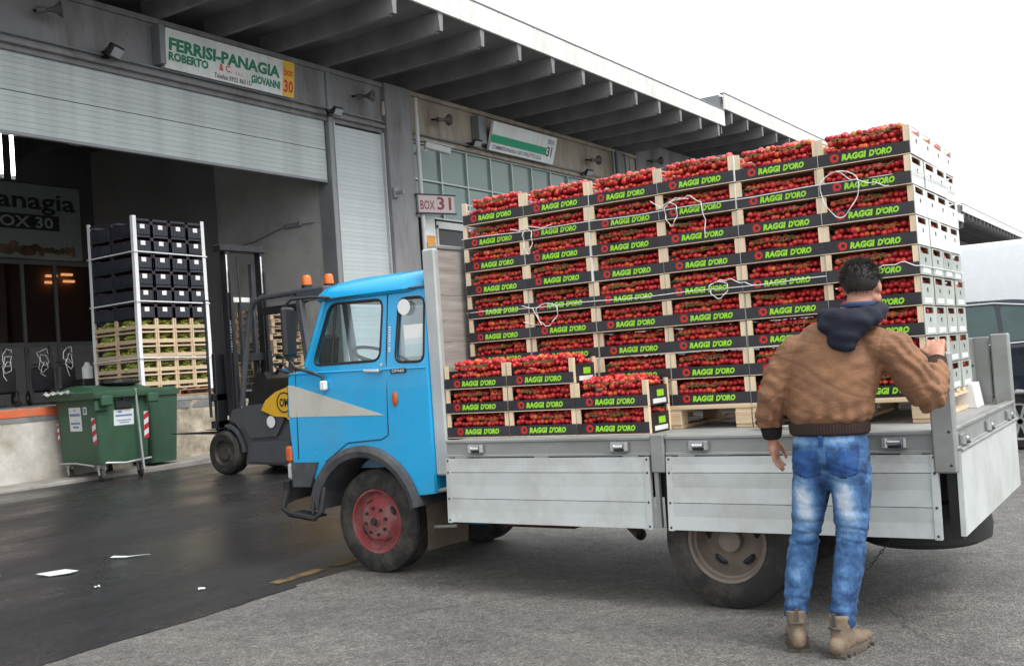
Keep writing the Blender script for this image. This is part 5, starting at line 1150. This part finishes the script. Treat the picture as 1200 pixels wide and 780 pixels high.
# left hand, hanging and slightly curled
limb(b, [(-1.737, 4.815, .955, .028, .018), (-1.737, 4.822, .925, .024, .040), (-1.735, 4.828, .895, .020, .040)])
for k, (dy, L_) in enumerate(((-.030, .070), (-.010, .080), (.011, .076), (.030, .060))):
    y = 4.828+dy; limb(b, [(-1.735, y, .90, .0105), (-1.733, y+.002, .90-L_*.45, .0100), (-1.722, y+.006, .90-L_*.8, .0092), (-1.706, y+.010, .90-L_*1.02, .0080)], 10)
limb(b, [(-1.730, 4.865, .945, .013), (-1.722, 4.886, .92, .0115), (-1.712, 4.893, .893, .0100), (-1.705, 4.892, .872, .0085)], 10)
# right hand closed over the post top
limb(b, [(-1.026, 5.135, 1.30, .030, .022), (-1.034, 5.16, 1.335, .040, .022), (-1.038, 5.185, 1.362, .042, .018)])
for k, x in enumerate((-1.075, -1.052, -1.029, -1.006)):
    l_ = (.85, 1, .96, .8)[k]; limb(b, [(x, 5.175, 1.358, .0115), (x-.002, 5.21, 1.384+.004*l_, .0108), (x-.003, 5.21+.038*l_, 1.378, .0100), (x-.003, 5.21+.055*l_, 1.352, .0092), (x-.002, 5.21+.058*l_, 1.338, .008)], 10)
limb(b, [(-1.062, 5.15, 1.325, .014), (-1.092, 5.17, 1.345, .012), (-1.113, 5.20, 1.352, .0105), (-1.118, 5.235, 1.346, .009)], 10)
body = mpart('body', remesh(b, .0062, 3), m_skin)
for s in (-1, 1):
    mpart('eye', MB().ell(hp(s*.031, .082, .004), (.011, .011, .011), 12, 8), m_white, body)
# hair: cap with many short tufts
def hairfn(v):
    k = 1+.05*noise.noise(v*6); return v*k
mb = MB(); mh = MB(); mh.ell((0, 0, 0), (.083, .103, .094), 28, 20, hairfn)
keep = lambda v: not (v.y > .045 and v.z < .035) and v.z > -.055-.35*min(0, v.y+.03)*-.3 and not (abs(v.x) > .05 and v.z < -.03 and v.y > -.02)
fs = [f for f in mh.f if all(keep(Vector(mh.v[i])) for i in f)]
mb.add([Rh @ Vector(v)+hp(0, -.006, .024) for v in mh.v], fs, True)
rnd = random.Random(11)
for k in range(4200):
    v = Vector((rnd.gauss(0, 1), rnd.gauss(0, 1), rnd.gauss(.3, 1))).normalized(); p = Vector((v.x*.080, v.y*.100, v.z*.092))
    if not keep(p): continue
    low = p.z < -.01
    d = (v*(.5 if low else 1)+Vector((rnd.gauss(0, .45), rnd.gauss(.1, .45), rnd.gauss(.2 if not low else -.7, .4)))).normalized(); L_ = rnd.uniform(.010, .018) if low else rnd.uniform(.016, .032)
    a = d.orthogonal().normalized()*.0013; c = d.cross(a)
    q = [p*.97+a, p*.97-a*.5+c*.87, p*.97-a*.5-c*.87, p+d*L_]; mb.add([Rh @ x+hp(0, -.006, .024) for x in q], [(0, 1, 3), (1, 2, 3), (2, 0, 3)])
mpart('hair', mb, m_hair)
# jacket
def crease(p, w=7.):
    return max(0., 1-w*abs(noise.noise(p)))**1.5
def folds(c):
    x, y, z = c; f = .0
    f += .0045*noise.noise((x*3+z*4, y*4, z*26-x*11))+.004*noise.noise((x*4-z*5, y*5, z*20+x*13))+.0015*noise.noise((x*20, y*20, z*30))
    arm = max(0, min(1, (abs(x+1.39)-.22)/.06)); f += arm*.0042*math.sin(z*80+x*55+y*70+3*noise.noise((x*8, y*8, z*8)))
    hem = max(0, 1-abs(z-1.07)/.09); f += hem*.006*math.sin(x*85+y*50+4*noise.noise((x*6, y*6, 0)))
    f -= .0034*crease((x*2.2+z*2.2, y*3, z*9-x*5+3), 5)+.0026*crease((x*3-z*3.5, y*4, z*11+x*6), 6)
    f -= arm*.0038*crease((x*7, y*7, z*17), 4)
    cx = -1.455+(z-1.05)*.26; s_ = x-cx
    for off in (-.195+.05*max(0, z-1.3), .195-.05*max(0, z-1.3)):
        if z > 1.14: f -= .004*math.exp(-((s_-off)/.005)**2)
    if y < 4.8: f -= .0025*math.exp(-((z-1.375-.02*math.sin(x*4))/.004)**2)+.002*math.exp(-(s_/.004)**2)
    return f+.004*noise.noise((x*4, y*4, z*4))
j = MB()
limb(j, [(-1.455, 4.79, 1.045, .178, .128), (-1.455, 4.79, 1.075, .20, .148), (-1.445, 4.79, 1.15, .205, .150), (-1.415, 4.79, 1.27, .212, .145), (-1.385, 4.79, 1.36, .212, .130), (-1.36, 4.79, 1.42, .185, .112), (-1.335, 4.79, 1.465, .125, .10), (-1.32, 4.79, 1.50, .085, .085)], 28)
limb(j, [(-1.48, 4.785, 1.40, .085), (-1.575, 4.775, 1.385, .083), (-1.645, 4.76, 1.30, .080), (-1.695, 4.745, 1.19, .075), (-1.722, 4.765, 1.10, .069), (-1.733, 4.79, 1.045, .063), (-1.736, 4.80, 1.03, .05)], 18)
limb(j, [(-1.23, 4.79, 1.395, .085), (-1.14, 4.80, 1.365, .088), (-1.085, 4.825, 1.27, .087), (-1.05, 4.875, 1.185, .082), (-1.032, 4.93, 1.145, .078), (-1.022, 5.0, 1.175, .070), (-1.02, 5.06, 1.23, .062), (-1.021, 5.085, 1.255, .052)], 18)
# drop end-cap balls below the hem by keeping only the cloth above it
jm = remesh(j, .0068, 7, folds); bm = bmesh.new(); bm.from_mesh(jm); bmesh.ops.bisect_plane(bm, geom=bm.verts[:]+bm.edges[:]+bm.faces[:], plane_co=(0, 0, 1.03), plane_no=(0, 0, -1), clear_outer=True); bm.to_mesh(jm); bm.free()
J = mpart('jacket', jm, m_jack)
def ribring(pts, n=40, amp=.0022, teeth=40):
    rs = []
    for x, y, z, rx, ry, ax in pts:
        c = Vector((x, y, z)); ax = Vector(ax).normalized(); a = Vector((1, 0, 0)); a = (a-ax*a.dot(ax)).normalized(); bb = ax.cross(a)
        rs.append([c+(a*rx*math.cos(2*math.pi*k/n)+bb*ry*math.sin(2*math.pi*k/n))*(1+amp/rx*math.cos(teeth/2*2*math.pi*k/n)) for k in range(n)])
    return MB().rings(rs, True)
mpart('waistband', ribring([(-1.455, 4.79, .990, .172, .122, (0, 0, 1)), (-1.455, 4.79, 1.0, .183, .132, (0, 0, 1)), (-1.455, 4.79, 1.035, .186, .136, (0, 0, 1)), (-1.455, 4.79, 1.05, .18, .13, (0, 0, 1))], 160, .0018, 160), mat('rib_knit_dark_brown', (.035, .020, .017), .85, var=.2, bump=.4, bscale=150, stretch=(3, 3, .3)), J)
mpart('cuff', ribring([(-1.737, 4.808, .972, .036, .034, (0, .12, -1)), (-1.737, 4.806, .985, .044, .042, (0, .12, -1)), (-1.736, 4.80, 1.02, .05, .049, (0, .12, -1)), (-1.736, 4.797, 1.035, .05, .05, (0, .12, -1))], 80, .0012, 80), m_rib, J)
mpart('cuff', ribring([(-1.022, 5.128, 1.297, .034, .032, (0, .7, .7)), (-1.022, 5.12, 1.29, .041, .038, (0, .7, .7)), (-1.021, 5.095, 1.265, .047, .044, (0, .7, .7)), (-1.021, 5.083, 1.253, .047, .045, (0, .7, .7))], 80, .0012, 80), mat('rib_knit_brown', (.05, .028, .018), .85, bump=.4, bscale=150), J)
mpart('watch', MB().tube([Vector((-1.022, 5.128, 1.297))+Vector((.036*math.cos(R(a)), .024*math.sin(R(a)), -.024*math.sin(R(a)))) for a in range(0, 360, 20)], .005, 6, closed=True), m_blackm)
# hood bunched at the neck
h = MB(); h.tube([Vector((-1.292+.100*math.cos(R(a)), 4.80+.10*math.sin(R(a)), 1.525-.03*math.sin(R(a))*-1+.012*math.cos(R(a)))) for a in range(0, 360, 15)], .040, 12, closed=True)
h.ell((-1.315, 4.685, 1.495), (.125, .052, .075), 20, 14); h.ell((-1.325, 4.672, 1.435), (.078, .040, .062), 18, 12); h.ell((-1.24, 4.72, 1.52), (.085, .05, .05), 16, 10); h.ell((-1.375, 4.72, 1.525), (.085, .05, .05), 16, 10); h.ell((-1.30, 4.665, 1.40), (.040, .03, .03), 12, 8)
mpart('hood', remesh(h, .008, 6, lambda c: .007*noise.noise((c.x*14, c.y*14, c.z*22))+.004*math.sin(c.z*80+c.x*25)), m_hood)
mpart('shirt_collar', MB().tube([Vector((-1.282+.066*math.cos(R(a)), 4.812+.066*math.sin(R(a)), 1.578)) for a in range(0, 360, 15)], .014, 8, closed=True), mat('collar_blue', (.03, .06, .14), .8))
# jeans
def jf(c):
    x, y, z = c; k = max(0, 1-abs(z-.53)/.13)+max(0, 1-abs(z-.2)/.11)+.5*max(0, 1-abs(z-.82)/.07)
    return .0038*k*math.sin(z*115+x*22+y*18+3.5*noise.noise((x*9, y*9, z*7)))+.004*noise.noise((x*10, y*10, z*16))-.006*(.35+k)*crease((x*3.5+z*3, y*4, z*15+x*4), 4.5)-.003*crease((x*9, y*9, z*6), 6)
g = MB()
limb(g, [(-1.455, 4.79, 1.02, .160, .115), (-1.455, 4.79, .96, .172, .128), (-1.457, 4.785, .89, .180, .138), (-1.46, 4.785, .845, .165, .12)], 24)
limb(g, [(-1.54, 4.78, .88, .092, .125), (-1.55, 4.785, .80, .092, .115), (-1.572, 4.79, .68, .083, .098), (-1.598, 4.795, .56, .071, .081), (-1.615, 4.79, .48, .068, .076), (-1.635, 4.775, .38, .068, .078), (-1.652, 4.755, .27, .060, .068), (-1.662, 4.738, .19, .060, .066), (-1.664, 4.735, .165, .060, .066)], 20)
limb(g, [(-1.375, 4.78, .88, .092, .125), (-1.372, 4.785, .80, .092, .115), (-1.378, 4.79, .67, .085, .099), (-1.392, 4.795, .54, .073, .082), (-1.40, 4.785, .46, .070, .078), (-1.412, 4.765, .36, .069, .079), (-1.428, 4.735, .25, .060, .068), (-1.438, 4.712, .165, .061, .067), (-1.44, 4.708, .14, .061, .067)], 20)
gm = remesh(g, .0066, 6, jf); bm = bmesh.new(); bm.from_mesh(gm)
for zc, x0, x1 in ((.155, -9, -1.55), (.125, -1.55, 9)):
    fs = [f for f in bm.faces if x0 < f.calc_center_median().x < x1 and f.calc_center_median().z < zc]; bmesh.ops.delete(bm, geom=fs, context='FACES')
bm.to_mesh(gm)
# pocket patches lifted off the seat of the jeans
def patch(pred, off):
    b2 = bm.copy(); bmesh.ops.delete(b2, geom=[f for f in b2.faces if not (pred(f.calc_center_median()) and f.normal.y < -.2)], context='FACES')
    for v in b2.verts: v.co += v.normal*off
    ex = bmesh.ops.extrude_face_region(b2, geom=b2.faces[:]); 
    for v in [e for e in ex['geom'] if isinstance(e, bmesh.types.BMVert)]: v.co += v.normal*-.003
    me = bpy.data.meshes.new('pocket'); b2.to_mesh(me); b2.free(); me.polygons.foreach_set('use_smooth', [True]*len(me.polygons)); return me
pk = [patch(lambda c, x0=x0, x1=x1: x0 < c.x < x1 and .80+abs(c.x-(x0+x1)/2)*.35 < c.z < .925, .004) for x0, x1 in ((-1.60, -1.475), (-1.435, -1.31))]
bm.free()
def jeans_mat():
    m = bpy.data.materials.new('faded_denim'); m.use_nodes = True; n = m.node_tree.nodes; l = m.node_tree.links; p = n['Principled BSDF']
    tc = n.new('ShaderNodeTexCoord'); acc = None
    def math_(op, a, b_=None):
        q = n.new('ShaderNodeMath'); q.operation = op
        for i, v in enumerate((a, b_)):
            if v is None: continue
            if isinstance(v, (int, float)): q.inputs[i].default_value = v
            else: l.new(v, q.inputs[i])
        return q.outputs[0]
    for cx, cz, rx, rz, am in ((-.075, .69, .07, .15, .95), (.12, .69, .07, .15, .95), (-.13, .40, .06, .12, .25), (.09, .38, .06, .12, .2), (-.1, .97, .1, .03, .6), (.1, .97, .1, .03, .6)):
        mp = n.new('ShaderNodeMapping'); mp.inputs['Location'].default_value = (-cx/rx, 0, -cz/rz); mp.inputs['Scale'].default_value = (1/rx, 0, 1/rz); l.new(tc.outputs['Object'], mp.inputs[0])
        ln = n.new('ShaderNodeVectorMath'); ln.operation = 'LENGTH'; l.new(mp.outputs[0], ln.inputs[0])
        mr = n.new('ShaderNodeMapRange'); mr.interpolation_type = 'SMOOTHSTEP'; mr.inputs[1].default_value = 1.35; mr.inputs[2].default_value = .0; mr.inputs[3].default_value = 0; mr.inputs[4].default_value = am; l.new(ln.outputs['Value'], mr.inputs[0])
        acc = mr.outputs[0] if acc is None else math_('MAXIMUM', acc, mr.outputs[0])
    nz = n.new('ShaderNodeTexNoise'); nz.inputs['Scale'].default_value = 11; nz.inputs['Detail'].default_value = 8; nz.inputs['Roughness'].default_value = .68; l.new(tc.outputs['Object'], nz.inputs[0])
    nm = n.new('ShaderNodeMapRange'); nm.inputs[1].default_value = .42; nm.inputs[2].default_value = .72; nm.inputs[3].default_value = 0; nm.inputs[4].default_value = .50; l.new(nz.outputs['Fac'], nm.inputs[0])
    f = math_('ADD', acc, nm.outputs[0]); nz2 = n.new('ShaderNodeTexNoise'); nz2.inputs['Scale'].default_value = 120; nz2.inputs['Detail'].default_value = 3; l.new(tc.outputs['Object'], nz2.inputs[0])
    f = math_('ADD', f, math_('MULTIPLY', math_('SUBTRACT', nz2.outputs['Fac'], .5), .18))
    cr_ = n.new('ShaderNodeValToRGB'); e = cr_.color_ramp.elements; e[0].position = 0; e[0].color = (.012, .042, .12, 1); e[1].position = 1; e[1].color = (.52, .60, .72, 1); k = e.new(.35); k.color = (.06, .155, .33, 1); k = e.new(.65); k.color = (.19, .32, .51, 1)
    l.new(f, cr_.inputs[0]); l.new(cr_.outputs[0], p.inputs['Base Color']); p.inputs['Roughness'].default_value = .85
    bp = n.new('ShaderNodeBump'); bp.inputs['Strength'].default_value = .25; bp.inputs['Distance'].default_value = .003; l.new(nz2.outputs['Fac'], bp.inputs['Height']); l.new(bp.outputs[0], p.inputs['Normal']); return m
m_jean = jeans_mat()
G = mpart('jeans', gm, m_jean)
for q in pk: mpart('pocket', q, mat('denim_dark', (.018, .065, .20), .85, var=.45, scale=22), G)
mpart('belt_loop', MB().box(-1.468, -1.45, 4.652, 4.665, .945, .995, .003), mat('denim_dark', (0, 0, 0)), G)
# boots
def boot(cx, cy, dirv, heel):
    d = Vector(dirv).normalized(); s = Vector((d.y, -d.x, 0)); c0 = Vector((cx, cy, 0)); pt = lambda f_, sd_, z: c0+d*f_+s*sd_+Vector((0, 0, z))
    u = MB()
    for f_, w_, hgt, z in ((-.075, .036, .045, .055), (-.04, .042, .055, .065), (.02, .043, .050, .065), (.08, .047, .040, .055), (.135, .046, .032, .050), (.175, .036, .026, .045)): 
        m2 = MB(); m2.ell((0, 0, 0), (.055, w_, hgt), 16, 10); rt = Matrix((d, s, Vector((0, 0, 1)))).transposed(); u.add([rt @ Vector(v)+pt(f_, 0, z) for v in m2.v], m2.f, True)
    top = c0+Vector((0, 0, .19)); rs = []
    for z, f_, rf, rs_ in ((.05, -.02, .075, .042), (.10, -.025, .068, .043), (.15, -.03, .058, .046), (.185, -.03, .058, .048)): rs.append([pt(f_+rf*math.cos(R(a)), rs_*math.sin(R(a)), z) for a in range(0, 360, 18)])
    u.rings(rs, True)
    B = mpart('boot', remesh(u, .0075, 4, lambda c: .004*noise.noise((c.x*25, c.y*25, c.z*30))), m_boot)
    out = []
    for a in range(0, 360, 15):
        ca, sa = math.cos(R(a)), math.sin(R(a)); f_ = .05+.152*ca; w_ = (.050 if ca > -.2 else .044)*(1 if abs(ca) < .8 else .92); out.append((f_, w_*sa*(1+.1*math.sin(R(a))**2)))
    rings_ = [[pt(f_*k, w_*k2, z) for f_, w_ in out] for z, k, k2 in ((.002, .97, .96), (.010, 1.0, 1.0), (.030, 1.01, 1.02), (.036, .97, .97))]
    mpart('sole', MB().rings(rings_, True), m_sole, B)
    lug = MB()
    for k in range(7): q = pt(-.09+k*.045, 0, .008); lug.obox(q, (.014, .10, .014), Matrix((d, s, Vector((0, 0, 1)))).transposed())
    mpart('tread', lug, m_sole, B)
    mpart('lace', MB().tube([pt(-.085, -.03, .13), pt(-.10, 0, .135), pt(-.085, .03, .13)], .006, 6), m_sole, B)
    mpart('pull_tab', MB().bar(pt(-.088, 0, .13), pt(-.093, 0, .2), .018, .006, d), m_sole, B)
boot(-1.668, 4.745, (-.38, .92, 0), 0); boot(-1.434, 4.712, (.2, .98, 0), 0)

# ---------------------------------------------------------------- parked vehicles behind the truck
m_car = mat('car_dark_blue', (.022, .028, .042), .25, var=.05, metal=.3, coat=.6)
t = thing('parked_car', 'dark blue parked car behind the tail of the truck', 'car', (-3.2, 14.2, 0))
YA, YB = 13.27, 15.1
low = [(-5.6, .35), (-5.62, .75), (-5.45, .95), (-4.3, 1.12), (-.98, 1.20), (-.93, .85), (-.95, .38)]
def arc(cx, r): return [(cx+r*math.cos(R(a)), .33+r*math.sin(R(a))) for a in range(0, 181, 15)]
lo2 = [(-5.6, .35), (-5.62, .75), (-5.45, .95), (-4.3, 1.12), (-.98, 1.22), (-.93, .85), (-.95, .36)]+arc(-1.80, .38)+[(-2.4, .25)]+arc(-4.75, .38)
obj('body', MB().prism(lo2, None, lambda u, v, d: Vector((u, YA+.04*max(0, v-.9)+d*(1), v)), YB-YA), m_car, t)
gh = rpoly([(-4.35, 1.115), (-3.55, 1.72), (-3.0, 1.79), (-1.75, 1.77), (-1.35, 1.68), (-1.02, 1.21)], .12)
obj('greenhouse', MB().prism(gh, None, lambda u, v, d: Vector((u, YA+.07+.22*(v-1.15)+d*(1-.24*(v-1.15)), v)), YB-YA-.14), m_car, t)
def gp(u, v, d): return Vector((u, YA+.064+.22*(v-1.15)+d, v))
for pts in ([(-3.98, 1.24), (-3.42, 1.68), (-2.86, 1.71), (-2.86, 1.24)], [(-2.80, 1.24), (-2.80, 1.71), (-2.0, 1.71), (-1.95, 1.26)], [(-1.90, 1.27), (-1.94, 1.70), (-1.68, 1.67), (-1.50, 1.58), (-1.36, 1.30)]):
    pr = rpoly(pts, .05); o = obj('side_window', MB().prism(pr, None, gp, .004), mat('car_glass', (.035, .075, .07), .06, var=.3, scale=2, spec=.8), t)
obj('window_trim', MB().tube([gp(u, v, -.004) for u, v in [(-4.0, 1.225), (-3.45, 1.70), (-2.9, 1.735), (-2.0, 1.735), (-1.66, 1.69), (-1.47, 1.59), (-1.32, 1.27), (-2.5, 1.225), (-4.0, 1.225)]], .012, 6), m_chrome, t)
obj('body_moulding', MB().tube([(-5.3, YA-.006, .62), (-.97, YA-.006, .66)], .018, 6), m_car, t); obj('door_handle', MB().bar((-2.3, YA, 1.06), (-2.12, YA, 1.065), .03, .03, b=.01), m_chrome, t)
for x in (-4.75, -1.80):
    w = obj('wheel', MB().lathe([(.2, -.1), (.3, -.105), (.325, -.08), (.33, 0), (.32, .1), (.2, .1)], (x, YA+.12, .33), (0, 1, 0), 40), m_rubber, t)
    mb = MB(); 
    for k in range(10): a = R(36*k); mb.bar((x, YA+.03, .33), (x+.2*math.cos(a), YA+.03, .33+.2*math.sin(a)), .03, .02, (0, 1, 0))
    mb.lathe([(.19, .02), (.215, .015), (.215, .06)], (x, YA, .33), (0, 1, 0), 40); obj('rim', mb, m_grat, w); obj('rim_well', MB().cyl((x, YA+.06, .33), (x, YA+.07, .33), .2, n=32), m_ink, w)
obj('tail_lamp', MB().box(-1.06, -.94, YA-.004, YA+.2, .95, 1.2, .02), mat('tail_red', (.3, .01, .01), .2), t)
t = thing('white_van', 'large plain white van standing beyond the dark car', 'van', (-3, 18.6, 0))
obj('cargo_body', MB().rings([[Vector((x, y, z)) for y, z in ((17.6, .45), (17.59, 1.6), (17.6, 2.70), (17.63, 2.77), (17.70, 2.80), (19.6, 2.8), (19.67, 2.77), (19.7, 2.7), (19.7, 1.6), (19.7, .45))] for x in (-5.2, -5.1, .6, .7)], True), m_wpaint, t)
obj('cab', MB().rings([[Vector((x, y0, z)) for z in (.4, zt)]+[Vector((x, 37.3-y0, z)) for z in (zt, .4)] for x, zt, y0 in ((-7.2, 1.1, 17.7), (-6.9, 1.25, 17.65), (-6.1, 2.2, 17.64), (-5.2, 2.6, 17.62))], True), m_wpaint, t)
obj('windscreen', MB().add([(-6.88, 17.9, 1.35), (-6.88, 19.4, 1.35), (-6.17, 19.4, 2.18), (-6.17, 17.9, 2.18)], [(0, 1, 2, 3)]), MATS['car_glass'], t)
obj('side_moulding', MB().box(-5.0, .6, 17.57, 17.6, .9, 1.02, .01), m_pipe, t)
for x in (-6.3, -.6): obj('wheel', MB().lathe([(.0, -.1), (.2, -.1), (.32, -.1), (.35, -.05), (.35, .1), (.2, .1)], (x, 17.72, .35), (0, 1, 0), 32), m_rubber, t)

# ---------------------------------------------------------------- litter on the ground
def paper(label, pts, m=None):
    rnd = random.Random(len(label)); mb = MB(); c = sum((Vector((x, y, 0)) for x, y in pts), Vector())/len(pts)
    top = [Vector((x, y, .012+rnd.uniform(0, .022))) for x, y in pts]; n = len(top); mid = c+Vector((0, 0, .022))
    mb.add(top+[mid]+[p+Vector((0, 0, -.003)) for p in top]+[mid+Vector((0, 0, -.003))], [(i, (i+1) % n, n) for i in range(n)]+[((i+1) % n+n+1, i+n+1, 2*n+1) for i in range(n)]+[(i, i+n+1, (i+1) % n+n+1, (i+1) % n) for i in range(n)])
    tag(obj('paper_scrap', mb, m or m_stick, org=(c.x, c.y, .01)), label, 'litter', 'litter on the wet lane')
def sc(x, y, w, h, a): 
    ca, sa = math.cos(a), math.sin(a); return [(x+ca*u*w-sa*v*h, y+sa*u*w+ca*v*h) for u, v in ((-.5, -.3), (-.1, -.5), (.4, -.4), (.5, .2), (.1, .45), (-.45, .4))]
paper('crumpled white paper on the wet lane at the lower left', sc(-7.62, 4.74, .30, .16, .6)); paper('flat pale paper strip on the wet lane beyond the crumpled paper', sc(-7.64, 5.42, .34, .05, .55))
paper('pale scrap at the left edge of the wet lane', sc(-8.1, 4.5, .10, .06, .2))
for k, (x, y) in enumerate(((-6.75, 4.5), (-5.85, 4.7))): paper(('small pale fleck near the middle of the wet lane', 'small pale fleck close to the lane edge')[k], sc(x, y, .05, .03, k))
